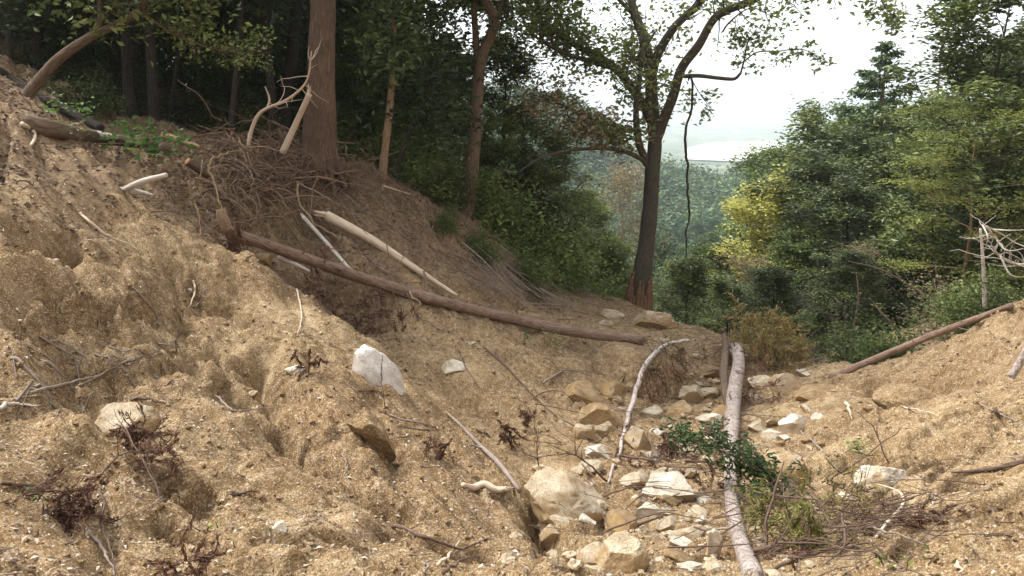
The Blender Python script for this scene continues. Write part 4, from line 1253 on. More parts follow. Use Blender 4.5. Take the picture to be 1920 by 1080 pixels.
TW = [
 ([(905, 653), (955, 700), (1000, 742), (1045, 785)], .018, 'twig_brown', "straight brown stick on the middle slope pointing down into the channel", "stick"),
 ([(858, 655), (880, 700), (905, 735)], .010, 'twig_brown', "thin dark twig below the pale chipped rock", "stick"),
 ([(556, 543), (566, 575), (567, 605), (557, 632)], .012, 'wood_pale', "thin pale curved root hanging on the lip of the left slope", "root"),
 ([(148, 402), (175, 425), (210, 447), (262, 474)], .016, 'wood_pale', "pale sinuous root crossing the upper left slope", "root"),
 ([(108, 405), (125, 428), (146, 440)], .012, 'root', "short root at the rim of the dark overhang, upper left", "root"),
 ([(362, 530), (370, 548), (358, 572), (352, 580)], .012, 'wood_pale', "small hooked pale root above the notch in the left slope", "root"),
 ([(385, 545), (378, 568), (362, 585)], .009, 'twig_grey', "short grey root right beside the small hooked pale root", "root"),
 ([(330, 660), (332, 635), (350, 625), (375, 622)], .009, 'twig_brown', "thin curved twig beside the trodden notch on the left slope", "stick"),
 ([(405, 745), (440, 770), (520, 768)], .010, 'twig_grey', "long twig lying above the dark crack in the left slope", "stick"),
 ([(245, 753), (290, 755), (325, 760)], .012, 'twig_brown', "dark twig just right of the flat topped tan rock", "stick"),
 ([(0, 908), (50, 915), (100, 927), (130, 942)], .011, 'twig_brown', "brown stem entering from the left edge to the big dead tuft", "stick"),
 ([(165, 998), (188, 1022), (215, 1085)], .010, 'twig_grey', "pale grey stem trailing down from the big dead tuft to the bottom edge", "stick"),
 ([(188, 918), (195, 980), (222, 1085)], .008, 'twig_brown', "thin upright stem beside the big dead tuft", "stick"),
 ([(640, 855), (650, 880), (640, 900)], .008, 'twig_grey', "short grey root hanging in the dark hollow of the left slope", "root"),
 ([(670, 735), (710, 738), (750, 775)], .008, 'twig_brown', "thin twig in front of the white rock face", "stick"),
 ([(730, 780), (790, 795), (850, 800)], .010, 'twig_grey', "grey twig on the slope right of the upright rock wedge", "stick"),
 ([(750, 800), (800, 805), (845, 790)], .008, 'twig_brown', "forked dark twig just below the grey twig on the middle slope", "stick"),
 ([(735, 990), (800, 1010), (860, 1030), (905, 1010)], .014, 'twig_brown', "dark stick lying across the bottom of the slope left of the gully", "stick"),
 ([(795, 1080), (800, 1055), (820, 1050)], .010, 'twig_grey', "short grey stick at the bottom edge left of centre", "stick"),
 ([(820, 1063), (845, 1040), (862, 1018)], .014, 'wood_pale', "short pale branched stick low on the slope left of the gully", "stick"),
 ([(830, 1080), (870, 1058), (900, 1052)], .011, 'twig_brown', "dark twig along the bottom edge left of the gully", "stick"),
 ([(435, 930), (455, 928), (482, 926)], .014, 'twig_brown', "small dark piece of wood on the front left slope", "stick"),
 ([(1585, 758), (1592, 775), (1598, 790)], .022, 'wood_pale', "small pale stump of wood standing on the right bank", "stick"),
 ([(1835, 757), (1875, 775), (1925, 800)], .010, 'twig_grey', "straight grey stick on the right bank near the right edge", "stick"),
 ([(1500, 810), (1540, 850), (1580, 898)], .012, 'twig_grey', "thin pale stick leaning down toward the white crested boulder", "stick"),
 ([(1690, 762), (1740, 778), (1760, 782)], .009, 'wood_pale', "thin pale twig on the sandy hump of the right bank", "stick"),
 ([(1850, 955), (1862, 975), (1900, 985)], .013, 'twig_brown', "short dark chunk of branch on the right bank below the driftwood", "stick"),
 ([(1788, 1058), (1795, 1070), (1800, 1078)], .010, 'wood_pale', "tiny pale stick at the bottom right edge", "stick"),
 ([(1018, 722), (1030, 712), (1060, 698), (1095, 700)], .018, 'twig_grey', "curved grey root arched over the broken ledge rock", "root"),
 ([(1000, 750), (1040, 735), (1075, 745)], .010, 'twig_brown', "thin root left of the broken ledge rock", "root"),
 ([(0, 772), (40, 768), (75, 765)], .016, 'wood_white', "white splintered stick at the left edge", "stick"),
 ([(60, 740), (180, 705), (255, 672)], .014, 'twig_grey', "long grey stick lying along the trodden ledge on the left", "stick"),
 ([(150, 728), (230, 690), (300, 660)], .010, 'twig_brown', "second long stick lying along the trodden ledge, the darker one", "stick"),
 ([(250, 540), (285, 575), (305, 605)], .009, 'twig_grey', "thin grey root in the middle of the upper left slope", "root"),
 ([(1545, 975), (1620, 985), (1690, 1010), (1740, 1030)], .012, 'twig_grey', "grey stem lying flat over the brushwood on the right", "stick"),
 ([(720, 350), (800, 376), (880, 400), (960, 440)], .016, 'wood_pale', "long thin pale branch lying along the top of the leafy bank", "branch"),
]
for i, (pts, r, mat, lab, cat) in enumerate(TW):
    log_obj("root" if cat == "root" else "branch" if cat == "branch" else "stick", pts, [r * .9, r * .8, r * .6, r * .3], mat, lab, cat, 32, 7, .2, r * .8 + .006, None, .0045, i)

# thin saplings of bare twigs that bow over the big boulder and the brink
def spray_obj(name, base, tip, k, mat, label, cat, seed, r=.010, bow=.15):
    rng = np.random.RandomState(seed); S = Shape()
    B = catmull(np.array([base, (np.array(base) + tip) / 2 + np.array([0, 0, bow]), tip]), 16)
    B = B + np.cumsum(rng.normal(size=B.shape), 0) * .006
    L = np.linalg.norm(np.array(tip) - base)
    S.tube(B, np.linspace(r, r * .3, 16), 6, .1)
    for _ in range(k):
        i = rng.randint(3, 15); d = unit(unit(B[i] - B[i - 1]) + rng.normal(size=3) * .5)
        C = branch_path(rng, B[i], d, L * rng.uniform(.15, .4), 6, .16)
        S.tube(C, np.linspace(r * .5, r * .18, 6), 4, 0, False)
    o = S.build(name, M[mat], None, B[0]); tag(o, label, cat); return o
spray_obj("bare_twig", hit(1140, 905), at(1005, 850, 6.3), 9, 'twig_brown', "dark bare twig spread across the face of the largest grey boulder", "twig", 3, .011)
spray_obj("bare_twig", hit(1010, 880), at(1000, 770, 7.0), 6, 'twig_brown', "thin upright bare twig above the largest grey boulder", "twig", 4, .007, .05)
spray_obj("bare_twig", hit(722, 770), at(718, 668, 7.2), 8, 'twig_brown', "tiny bare dark twig standing in front of the white rock face", "twig", 5, .006, .03)
spray_obj("bare_twig", hit(640, 905), at(310, 800, 4.6), 0, 'twig_brown', None, None, 6, .0061) if False else None
spray_obj("bent_twig", hit(130, 945), at(325, 846, 4.5), 2, 'twig_brown', "thin dark stem bowing up to the right from the big dead tuft", "stem", 7, .008, .12)
spray_obj("bent_twig", hit(310, 955), at(215, 775, 4.75), 2, 'twig_brown', "thin stem crossing the flat topped tan rock", "stem", 8, .007, .05)
spray_obj("bare_twig", hit(1665, 865), at(1605, 770, 6.3), 5, 'twig_grey', "thin bent bare sapling standing on the right bank", "twig", 9, .008, .1)
spray_obj("bare_twig", hit(1400, 700), at(1350, 615, 12.8), 8, 'twig_brown', "tangle of bare brown twigs at the head of the scaly trunk", "twig", 10, .014, .1)

# ------------------------------------------------------------------ dead tufts, withering cypress, green sapling
def tuft(u, v, Y, n, ln, mat, label, seed, droop=.2, width=.07, name="dead_frond", spread=.06):
    rng = np.random.RandomState(seed); c = at(u, v, Y); c[2] = max(c[2], z1(c[0], c[1]) + .03)
    o = empty(name, tuple(c))
    fronds("foliage", [c], n, ln, mat, rng, o, droop, spread, width)
    tag(o, label, "dead frond" if mat == 'frond_dead' else "frond")
    return o
tuft(118, 972, 3.75, 70, .22, 'frond_dead', "big brown dead cedar tuft lying on the lower left slope", 1, .55, .055)
tuft(262, 818, 4.85, 40, .17, 'frond_dead', "brown dead frond clump below the flat topped tan rock", 2, .3, .05)
tuft(300, 852, 4.55, 26, .14, 'frond_dead', "smaller brown frond trailing to the right of the frond clump", 3, .3, .05)
tuft(370, 1068, 3.15, 26, .13, 'frond_dead', "brown dead frond at the bottom edge of the left slope", 4, -.3, .045)
tuft(585, 712, 7.0, 14, .13, 'frond_dead', "tiny brown frond on the left slope near the thin flat stone", 5, -.2)
tuft(815, 860, 6.3, 14, .14, 'frond_dead', "small brown frond on the middle slope", 6, .1)
tuft(950, 815, 8.0, 16, .16, 'frond_dead', "small dark red frond lying below the straight brown stick", 7, .2)
tuft(990, 785, 8.9, 12, .16, 'frond_dead', "small brown frond close to the lower end of the straight brown stick", 8, .2)
tuft(1258, 830, 8.6, 34, .24, 'frond_dead', "drooping red brown fronds in the channel between arching branch and scaly trunk", 9, 1.0)
tuft(1335, 810, 9.2, 36, .34, 'frond_dead', "hanging brown fronds just left of the scaly trunk", 10, 1.3)
tuft(1740, 995, 4.7, 22, .14, 'frond_dead', "red brown frond at the right end of the brushwood", 11, .1, .045)
tuft(440, 452, 9.6, 40, .28, 'frond_dead', "dark red needles heaped by the broken end of the long trunk", 12, .1)
tuft(690, 685, 10.6, 22, .3, 'frond_dead', "reddish fronds in the trench right of the white rock face", 13, .3)
tuft(1505, 970, 4.95, 60, .20, 'frond_lime', "drooping yellow green cypress spray over the brushwood", 14, 1.0, .06, "cypress_spray")
tuft(1432, 950, 5.3, 36, .20, 'frond_lime', "yellow green cypress spray beside the lower scaly trunk", 15, .4, .045, "cypress_spray")
tuft(1590, 940, 5.2, 26, .20, 'frond_orange', "orange withering cypress spray in front of the white crested boulder", 16, -.2, .045, "cypress_spray", .12)
tuft(1535, 920, 5.6, 18, .16, 'frond_orange', "orange green cypress spray left of the white crested boulder", 17, -.2, .045, "cypress_spray", .10)
tuft(1560, 1015, 4.8, 24, .18, 'frond_orange', "rusty orange cypress bits in the middle of the brushwood heap", 18, .1, .04, "cypress_spray", .14)
tuft(1640, 1000, 4.9, 20, .16, 'frond_dead', "brown needles in the right half of the brushwood heap", 19, .1, .04, spread=.12)
tuft(1480, 1050, 4.6, 20, .16, 'frond_dead', "brown needles at the front left of the brushwood heap", 20, .1, .04, spread=.12)
tuft(600, 545, 11.2, 40, .4, 'frond_dead', "dark brown fronds added for the shadow in the trench under the long trunk", 21, .3, .09, spread=.3)  # this tuft and the next stand in for the log's dark shadow
tuft(700, 600, 11.1, 34, .4, 'frond_dead', "dark brown fronds added for the shadow lower in the trench under the long trunk", 22, .3, .09, spread=.3)
tuft(1290, 870, 8.0, 24, .2, 'frond_dead', "brown fronds lying under the glossy green leaves", 24, .4, .06, spread=.16)
tuft(1320, 900, 7.2, 20, .2, 'frond_dead', "red brown needles right of the split white topped boulder", 25, .3, .05, spread=.14)
tuft(1420, 720, 11.0, 26, .3, 'frond_dead', "dark fronds between the scaly trunk and the round tan rock", 26, .4, .08, spread=.2)
tuft(1200, 870, 8.0, 26, .2, 'frond_dead', "brown fronds on the stones right of the arching branch's tip", 23, .4, .06, spread=.14)
_c = np.random.RandomState(40)
cyp = empty("cypress_branch", tuple(hit(1465, 690))); tag(cyp, "big withering orange green cypress branch standing at the brink", "fallen branch")
cyc = [at(u, v, 13.0 + _c.uniform(-.4, .4)) for u, v in [(1400, 600), (1425, 620), (1450, 612), (1440, 645), (1470, 640), (1480, 665), (1450, 680), (1495, 690), (1420, 660), (1400, 640), (1465, 610), (1490, 650)]]
fronds("sprays", cyc, 17, .42, 'frond_orange', _c, cyp, .15, .13, .09)
S = Shape()
for c in cyc:
    S.tube(catmull(np.array([np.array(cyp.location), (np.array(cyp.location) + c) / 2 + _c.normal(size=3) * .06, c]), 8), np.linspace(.02, .006, 8), 5)
S.build("limbs", M['bark_brown'], cyp, np.array(cyp.location))

sap = empty("leafy_sapling", tuple(hit(1480, 950))); tag(sap, "dark glossy green leafy branch lying across the lower scaly trunk", "leafy branch")
_s = np.random.RandomState(41); S = Shape(); A = []
mainp = catmull(np.array([np.array(sap.location), at(1450, 900, 6.5), at(1390, 862, 6.75), at(1330, 838, 6.95), at(1292, 826, 7.1)]), 22)
S.tube(mainp, np.linspace(.014, .005, 22), 6)
for k in range(46):
    i = _s.randint(3, 22); d = unit(unit(mainp[min(i + 1, 21)] - mainp[i - 1]) * .5 + _s.normal(size=3) * np.array([.8, .8, .55]))
    C = branch_path(_s, mainp[i], d, _s.uniform(.16, .42), 5, .2); S.tube(C, np.linspace(.006, .002, 5), 4, 0, False)
    for j in (1, 2, 3, 4):
        A.append(C[j] + _s.normal(size=(7, 3)) * .035)
S.build("stem", M['twig_brown'], sap, np.array(sap.location))
leaf_mesh("leaves", np.vstack(A), .065, M['leaf_glossy'], _s, sap, np.array(sap.location), .55, .42)

# bright ground plants
def herb(u, v, n, size, w, mat, label, seed, cat="plant", Y=None):
    rng = np.random.RandomState(seed); b = hit(u, v) if Y is None else at(u, v, Y)
    o = empty("leafy_plant", tuple(b)); tag(o, label, cat); S = Shape(); A = []
    for k in range(max(4, n // 14)):
        C = branch_path(rng, b + rng.normal(size=3) * np.array([w * .35, w * .2, 0]), unit(np.array([rng.normal() * .6, rng.normal() * .5, 1])), w * rng.uniform(.25, .6), 5, .2)
        S.tube(C, np.linspace(.005, .002, 5), 4, 0, False); A += [C[2], C[3], C[4]]
    A = np.array(A)
    S.build("stems", M['twig_brown'], o, np.array(b))
    leaf_mesh("leaves", A[rng.randint(0, len(A), n)] + rng.normal(size=(n, 3)) * np.array([w * .12, w * .12, w * .08]), size, M[mat], rng, o, np.array(b), .7, .62)
    return o
herb(265, 290, 170, .11, .85, 'leaf_bright', "bright green broad leaved plant at the right end of the old weathered log", 1, Y=10.9)
herb(300, 298, 50, .075, .5, 'leaf_bright', "smaller bright plant just right of the broad leaved plant by the log", 2)
herb(200, 245, 70, .06, .6, 'leaf_bright', "low green plant growing over the middle of the old weathered log", 3)
herb(105, 225, 80, .06, .6, 'leaf_bright', "low green plant behind the left half of the old weathered log", 4)
herb(140, 268, 50, .05, .5, 'leaf_mid', "patch of small green leaves just under the old weathered log", 5)
herb(260, 366, 26, .04, .3, 'leaf_bright', "few green leaves by the forked white broken branch", 6)
herb(520, 448, 40, .05, .4, 'leaf_bright', "little green sprig in the hollow above the long trunk's left end", 7)
herb(1030, 648, 60, .05, .5, 'leaf_mid', "small green plant on the sand below the long trunk's right half", 8)
herb(985, 640, 30, .05, .4, 'leaf_mid', "smaller green plant left of the plant below the long trunk", 9)
herb(1605, 845, 46, .05, .38, 'leaf_mid', "small green sprig lying on the sand of the right bank", 10)
herb(830, 380, 60, .07, .8, 'leaf_bright', "bright green leaves near the foot of the fork topped trunk", 11)
herb(1255, 950, 22, .035, .2, 'leaf_bright', "few green leaves at the split white topped boulder", 12)
herb(395, 998, 12, .03, .12, 'leaf_lime', "tiny pale green seedling by the crack on the front left slope", 13)
herb(60, 940, 16, .03, .16, 'leaf_bright', "tiny green seedling left of the big dead tuft", 14)
herb(1690, 1072, 40, .035, .25, 'frond_lime', "small yellow green sprig at the bottom right edge", 15)

# ------------------------------------------------------------------ brushwood pile, root mound
def brush():
    rng = np.random.RandomState(50); S = Shape()
    for k in range(125):
        t = rng.uniform()
        u = 1400 + 340 * t + rng.normal() * 30; v = 1010 + rng.normal() * 34 - 10 * t
        b = hit(np.clip(u, 1330, 1800), np.clip(v, 925, 1078))
        az = math.radians(rng.normal(14, 42)) + (math.pi if rng.uniform() < .5 else 0)
        d = np.array([math.cos(az), math.sin(az), rng.normal() * .12 + .04])
        L = rng.uniform(.25, 1.2)
        B = branch_path(rng, b + np.array([0, 0, rng.uniform(.0, .22)]) - d * L * .5, d, L, 7, .09, -.004)
        g = zat(B[:, 0], B[:, 1]); B[:, 2] = np.maximum(B[:, 2], g + .005)
        r = rng.choice([.003, .0045, .007, .010], p=[.45, .35, .14, .06])
        S.tube(B, np.linspace(r, r * .35, 7), 5, 0, False)
    o = S.build("brushwood", M['twig_brown']); tag(o, "heap of thin grey brown brushwood at the lower right", "brushwood", None, "stuff")
brush()
BR = [([(1392, 1040, 4.9), (1470, 1015, 4.95), (1560, 990, 5.0), (1660, 988, 4.9)], .017, "thick dark branch along the front of the brushwood heap"),
      ([(1440, 1075, 4.5), (1540, 1030, 4.6), (1640, 1018, 4.7)], .013, "dark branch at the bottom edge in front of the brushwood heap"),
      ([(1435, 1035, 5.0), (1444, 960, 5.15), (1470, 865, 5.4)], .012, "thin dark stem rising steeply out of the brushwood heap"),
      ([(1545, 905, 5.6), (1600, 870, 5.7), (1690, 800, 5.9)], .008, "thin stem slanting up right behind the brushwood heap"),
      ([(1300, 985, 5.75), (1400, 1000, 5.35), (1490, 950, 5.3)], .009, "thin bowed stem crossing the lower scaly trunk"),
      ([(1130, 1000, 5.7), (1240, 960, 5.9), (1350, 985, 5.6)], .008, "thin long stem crossing the bottom of the gully"),
      ([(1080, 960, 6.2), (1180, 910, 6.5), (1260, 915, 6.4)], .009, "thin forked stem lying from the grey boulder to the split boulder"),
      ([(1230, 1078, 4.7), (1320, 1020, 5.1), (1420, 945, 5.6)], .009, "thin stem rising right from the bottom of the gully")]
for i, (pts, r, lab) in enumerate(BR):
    log_obj("brush_branch", pts, [r, r * .8, r * .4], 'twig_brown', lab, "branch", 28, 7, .12, 0, None, .006, 60 + i)

def root_mound():
    rng = np.random.RandomState(51); S = Shape()
    org = hit(520, 345)
    for k in range(620):
        u = rng.normal(530, 90); v = rng.normal(330, 40)
        b = hit(np.clip(u, 370, 720), np.clip(v, 270, 440)) + np.array([0, 0, rng.uniform(-.02, .42)])
        d = unit(np.array([rng.normal(), rng.normal() * .5 - .35, rng.normal() * .35 - .25]))
        B = branch_path(rng, b, d, rng.uniform(.3, 1.2), 8, .22, -.03)
        g = zat(B[:, 0], B[:, 1]); B[:, 2] = np.maximum(B[:, 2], g - .01)
        r = rng.choice([.006, .011, .018, .028], p=[.52, .33, .11, .04])
        S.tube(B, np.linspace(r, r * .3, 8), 5, 0, False)
    o = S.build("root_mat", M['root'], None, org); tag(o, "tangled mat of dark torn roots spilling over the bank at the big cedar's foot", "roots", None, "stuff")
    org2 = org
root_mound()
def loose_roots():
    rng = np.random.RandomState(52); S = Shape(); org = hit(520, 345)
    for k in range(170):
        u = rng.normal(520, 85); v = rng.normal(335, 42)
        b = hit(np.clip(u, 370, 720), np.clip(v, 275, 450)) + np.array([0, 0, rng.uniform(.05, .5)])
        d = unit(np.array([rng.normal(), rng.normal() * .5 - .4, rng.normal() * .3 - .35]))
        B = branch_path(rng, b, d, rng.uniform(.4, 1.5), 10, .26, -.03)
        g = zat(B[:, 0], B[:, 1]); B[:, 2] = np.maximum(B[:, 2], g + .01)
        S.tube(B, np.linspace(rng.choice([.006, .010, .016]), .003, 10), 5, 0, False)
    o = S.build("loose_roots", M['bark_tan'], None, org); tag(o, "pale torn roots hanging loose over the dark root mat", "roots", None, "stuff")
loose_roots()
def bank_brush(name, n, box, mat, label, seed, slope=(.8, -.45), L=(.4, 1.6), lift=.25):
    """straight dead sticks lying down the bank"""
    rng = np.random.RandomState(seed); S = Shape()
    for k in range(n):
        b = hit(rng.uniform(box[0], box[1]), rng.uniform(box[2], box[3]))
        d = unit(np.array([slope[0] + rng.normal() * .8, slope[1] + rng.normal() * .8, 0]))
        l = rng.uniform(*L); B = branch_path(rng, b - d * l / 2, d, l, 6, .06)
        g = zat(B[:, 0], B[:, 1]); B[:, 2] = np.maximum(np.linspace(g[0], g[-1], 6) + rng.uniform(0, lift), g + .008)
        r = rng.choice([.003, .006, .010, .016], p=[.45, .33, .16, .06])
        S.tube(B, np.linspace(r, r * .4, 6), 5, 0, False)
    o = S.build(name, M[mat]); tag(o, label, "brushwood", None, "stuff")
bank_brush("dead_brush", 150, (540, 900, 330, 560), 'root', "dark dead sticks lying down the leafy bank", 301)
bank_brush("pale_brush", 70, (540, 980, 340, 580), 'twig_grey', "pale dead sticks lying down the leafy bank", 302, L=(.3, 1.2))
bank_brush("bank_foot_brush", 150, (880, 1110, 505, 590), 'twig_grey', "heap of pale dead branches at the lower end of the bank near the oak", 303, (1, -.1), (.4, 1.4), .35)
bank_brush("path_twigs", 55, (20, 330, 640, 770), 'twig_grey', "weathered sticks caught along the trodden ledge on the left slope", 304, (.8, .75), (.1, .35), .01)
bank_brush("channel_twigs", 190, (1050, 1450, 690, 1000), 'twig_brown', "broken twigs lodged among the stones of the channel", 305, (.3, -.6), (.2, .8), .2)
bank_brush("brink_brush", 120, (1290, 1540, 610, 700), 'root', "dark brush lying on the brink under the withering cypress", 306, (1, .1), (.3, 1.2), .3)
RT = [([(398, 296, 11.3), (392, 320, 11.0), (402, 352, 10.6), (415, 392, 10.15)], .026, "long smooth root dropping to the broken butt of the long trunk"),
      ([(404, 292, 11.4), (405, 335, 11.0), (428, 372, 10.7), (455, 390, 10.5), (475, 410, 10.4)], .020, "root looping right beside the long smooth root"),
      ([(440, 300, 11.8), (470, 330, 11.5), (462, 375, 11.2)], .018, "thin root hanging in the middle of the root mound"),
      ([(395, 300, 11.5), (420, 285, 11.8), (455, 282, 12.0)], .026, "pale root curling over the top of the root mound"),
      ([(410, 430, 10.4), (470, 418, 10.8), (530, 408, 11.5), (590, 395, 12.0)], .018, "long thin root stretched level above the long trunk's left end"),
      ([(556, 342, 12.6), (600, 362, 12.5), (650, 395, 12.4), (690, 440, 12.3)], .022, "pinkish root running down from the cedar along the bank"),
      ([(560, 345, 12.5), (562, 380, 12.3), (600, 420, 12.0), (640, 450, 11.9)], .024, "brown root curving down toward the peeled poles"),
      ([(640, 360, 13.4), (700, 400, 13.2), (770, 450, 13.0), (830, 490, 13.0)], .020, "dark root slanting across the upper bank above the peeled trunk"),
      ([(690, 395, 13.9), (740, 430, 13.8), (790, 470, 13.7)], .016, "pale root high on the bank right of the dark slanting root"),
      ([(770, 545, 12.0), (785, 570, 11.8), (775, 595, 11.7)], .022, "root wrapped down over the middle of the long trunk"),
      ([(780, 590, 11.8), (800, 610, 11.6), (850, 622, 11.6)], .014, "thin root trailing below the middle of the long trunk")]
for i, (pts, r, lab) in enumerate(RT):
    log_obj("root", pts, [r * .7, r * .62, r * .5, r * .25], 'root' if i % 3 else 'bark_tan', lab, "root", 40, 7, .2, 0, None, .010, 80 + i)

# ------------------------------------------------------------------ traced trees
def traced_tree(name, limbs, mat, label, sides=14, foot=None, cat="tree"):
    S = Shape(); paths = []
    for pts, r in limbs:
        n = max(12, 7 * len(pts)); P = trace(pts, n)
        R = np.interp(np.linspace(0, 1, n), np.linspace(0, 1, len(r)), r)
        S.tube(P, R, sides if r[0] > .05 else 8, .08); paths.append((P, R))
    p0 = paths[0][0][0]
    root = empty(name, tuple(p0)); tag(root, label, cat)
    S.build("trunk", M[mat], root, p0)
    return root, paths

def crown_on(root, paths, rng, mat, n_twig, L, n_leaf, size, bark, sig=.12, tips=(.35, 1.0), hang=0.0, extra=None, name="crown", aspect=.5):
    S = Shape(); A = []
    wts = np.array([np.linalg.norm(np.diff(p[0], axis=0), axis=1).sum() for p in paths]); wts /= wts.sum()
    for k in range(n_twig):
        P, R = paths[rng.choice(len(paths), p=wts)]
        i = int((tips[0] + (tips[1] - tips[0]) * rng.uniform()) * (len(P) - 2)); d = unit(P[i + 1] - P[i])
        dd = unit(d * .5 + rng.normal(size=3) * .8 + np.array([0, 0, .1 - hang]))
        C = branch_path(rng, P[i], dd, L * rng.uniform(.45, 1.2), 6, .22, -.02 - hang * .1)
        S.tube(C, np.linspace(min(.018, R[i] * .5), .004, 6), 4, 0, False)
        A += [C[3], C[4], C[5]]
        E = branch_path(rng, C[3], unit(dd + rng.normal(size=3) * .7), L * rng.uniform(.25, .5), 4, .2)
        S.tube(E, np.linspace(.007, .003, 4), 3, 0, False); A += [E[2], E[3]]
    if extra is not None: A += list(extra)
    A = np.array(A); idx = rng.randint(0, len(A), n_leaf); ta = rng.uniform(.1, .8, len(A))
    C = A[idx] + rng.normal(size=(n_leaf, 3)) * np.array([sig, sig, sig * .65])
    org = np.array(root.location)
    S.build("twigs", M[bark], root, org)
    leaf_mesh(name, C, size, M[mat], rng, root, org, .5, aspect, .1, ta[idx])

# forked oak
Y0 = 18.0
OAK = [
 ([(1194, 586, 18.05), (1203, 520, 18.0), (1213, 450, 18.0), (1220, 380, 18.0), (1223, 320, 18.0), (1228, 262, 18.0), (1222, 200, 18.1), (1220, 140, 18.2), (1208, 75, 18.4), (1190, 25, 18.6), (1176, -30, 18.9), (1150, -120, 19.4)],
  [.33, .225, .19, .175, .17, .155, .14, .13, .11, .09, .07, .05]),
 ([(1226, 275, 18.0), (1240, 235, 17.9), (1262, 180, 17.7), (1278, 128, 17.5), (1310, 85, 17.3), (1345, 30, 17.1), (1412, 0, 16.9), (1480, -40, 16.6), (1600, -70, 16.4)],
  [.125, .115, .105, .095, .085, .078, .075, .06, .04]),
 ([(1220, 150, 18.15), (1232, 105, 18.0), (1258, 60, 17.8), (1285, 30, 17.6), (1312, 5, 17.4), (1340, -60, 17.2)], [.11, .10, .09, .08, .07, .04]),
 ([(1219, 225, 18.0), (1208, 200, 18.1), (1185, 166, 18.4), (1158, 132, 18.7), (1120, 105, 19.0), (1088, 90, 19.2), (1030, 50, 19.6), (980, 22, 19.9), (930, 5, 20.2)],
  [.11, .105, .095, .085, .075, .07, .055, .04, .02]),
 ([(1150, 128, 18.7), (1110, 115, 18.5), (1070, 104, 18.3), (1020, 80, 18.0), (985, 55, 17.8)], [.06, .055, .05, .035, .015]),
 ([(1213, 305, 18.0), (1200, 275, 17.8), (1194, 240, 17.7), (1193, 200, 17.6), (1200, 140, 17.5), (1206, 100, 17.4), (1228, 60, 17.3)], [.085, .08, .07, .06, .05, .04, .02]),
 ([(1194, 245, 17.7), (1170, 240, 17.4), (1138, 231, 17.1), (1100, 218, 16.8), (1070, 205, 16.5), (1030, 186, 16.2), (1000, 178, 16.0)], [.05, .05, .045, .04, .035, .025, .012]),
 ([(1214, 312, 17.95), (1204, 300, 17.8), (1180, 287, 17.5), (1140, 278, 17.0), (1100, 279, 16.6), (1065, 282, 16.3), (1015, 296, 16.0), (968, 325, 15.8)], [.055, .05, .045, .04, .034, .028, .02, .010]),
 ([(1283, 143, 17.45), (1310, 142, 17.2), (1345, 146, 17.0), (1376, 148, 16.8), (1388, 138, 16.7)], [.045, .042, .04, .036, .03]),
 ([(1388, 140, 16.7), (1396, 110, 16.7), (1402, 80, 16.7), (1420, 52, 16.7)], [.022, .018, .014, .006]),
 ([(1392, 118, 16.7), (1420, 98, 16.6), (1460, 96, 16.5), (1500, 92, 16.5), (1535, 105, 16.5)], [.016, .014, .012, .010, .005]),
 ([(1355, 60, 17.1), (1365, 45, 17.0), (1395, 20, 16.8), (1440, 5, 16.6)], [.02, .018, .012, .006]),
 ([(1600, -70, 16.4), (1640, -20, 16.3), (1665, 20, 16.3), (1690, 35, 16.3)], [.03, .02, .012, .006]),
 ([(1297, 150, 17.4), (1315, 180, 17.3), (1335, 205, 17.2)], [.010, .008, .004]),
 ([(1190, 30, 18.6), (1120, -40, 18.4), (1040, -90, 18.2)], [.05, .04, .02]),
 ([(1340, -60, 17.2), (1370, -130, 17.0), (1400, -200, 17.0)], [.04, .03, .02]),
 ([(1120, 106, 19.0), (1085, 70, 18.8), (1040, 20, 18.6), (1010, -20, 18.4)], [.035, .028, .02, .01]),
]
oak, opaths = traced_tree("oak_tree", OAK, 'bark_oak', "big forked oak standing against the white sky at the brink", 16)
orng = np.random.RandomState(70)
S = Shape()
for k in range(9):
    P = trace([(1193, 592, 18.0), (1198, 548, 17.98), (1205, 500, 17.99)], 14)[: orng.randint(7, 14)]
    a = math.radians(-175 + 150 * (k + .5) / 9); R = np.interp(np.arange(len(P)), [0, 13], [.345, .215])
    S.tube(P + np.stack([np.cos(a) * R, np.sin(a) * R, 0 * R], 1), [.07, .065, .06, .02], 7, .25)
S.build("torn_bark", M['bark_oak_foot'], oak, np.array(oak.location))
crown_on(oak, [opaths[i] for i in (1, 2, 3, 4, 5, 14, 15, 16, 0)], orng, 'leaf_oak', 190, 1.0, 5200, .135, 'bark_oak', .19, (.52, 1.0), name="foliage")
crown_on(oak, [opaths[i] for i in (3, 4, 16, 6)], orng, 'leaf_oak', 70, .8, 2400, .13, 'bark_oak', .17, (.15, 1.0), .2, name="foliage")
crown_on(oak, [opaths[i] for i in (9, 10, 11, 13)], orng, 'leaf_oak', 26, .42, 620, .115, 'bark_oak', .10, (.3, 1.0), .4, name="foliage")
crown_on(oak, [opaths[12]], orng, 'leaf_oak', 12, .40, 330, .12, 'bark_oak', .11, (.5, 1.0), .5, name="foliage")
crown_on(oak, [opaths[6]], orng, 'leaf_rust', 40, .7, 1300, .12, 'bark_oak', .16, (.1, .95), .6, name="foliage")
o, P, R = log_obj("hanging_vine", [(1289, 150, 17.3), (1293, 134, 17.15), (1298, 160, 17.2), (1299, 200, 17.2), (1289, 255, 17.2), (1291, 300, 17.2), (1287, 355, 17.2), (1288, 400, 17.2), (1279, 450, 17.2), (1281, 492, 17.2), (1271, 500, 17.2)],
                  [.02, .024, .026, .028, .026, .024, .022, .018, .006], 'bark_dark', "dark rope like vine hanging free from the oak's right limb", "vine", 90, 8, .25, 0, None, .012)

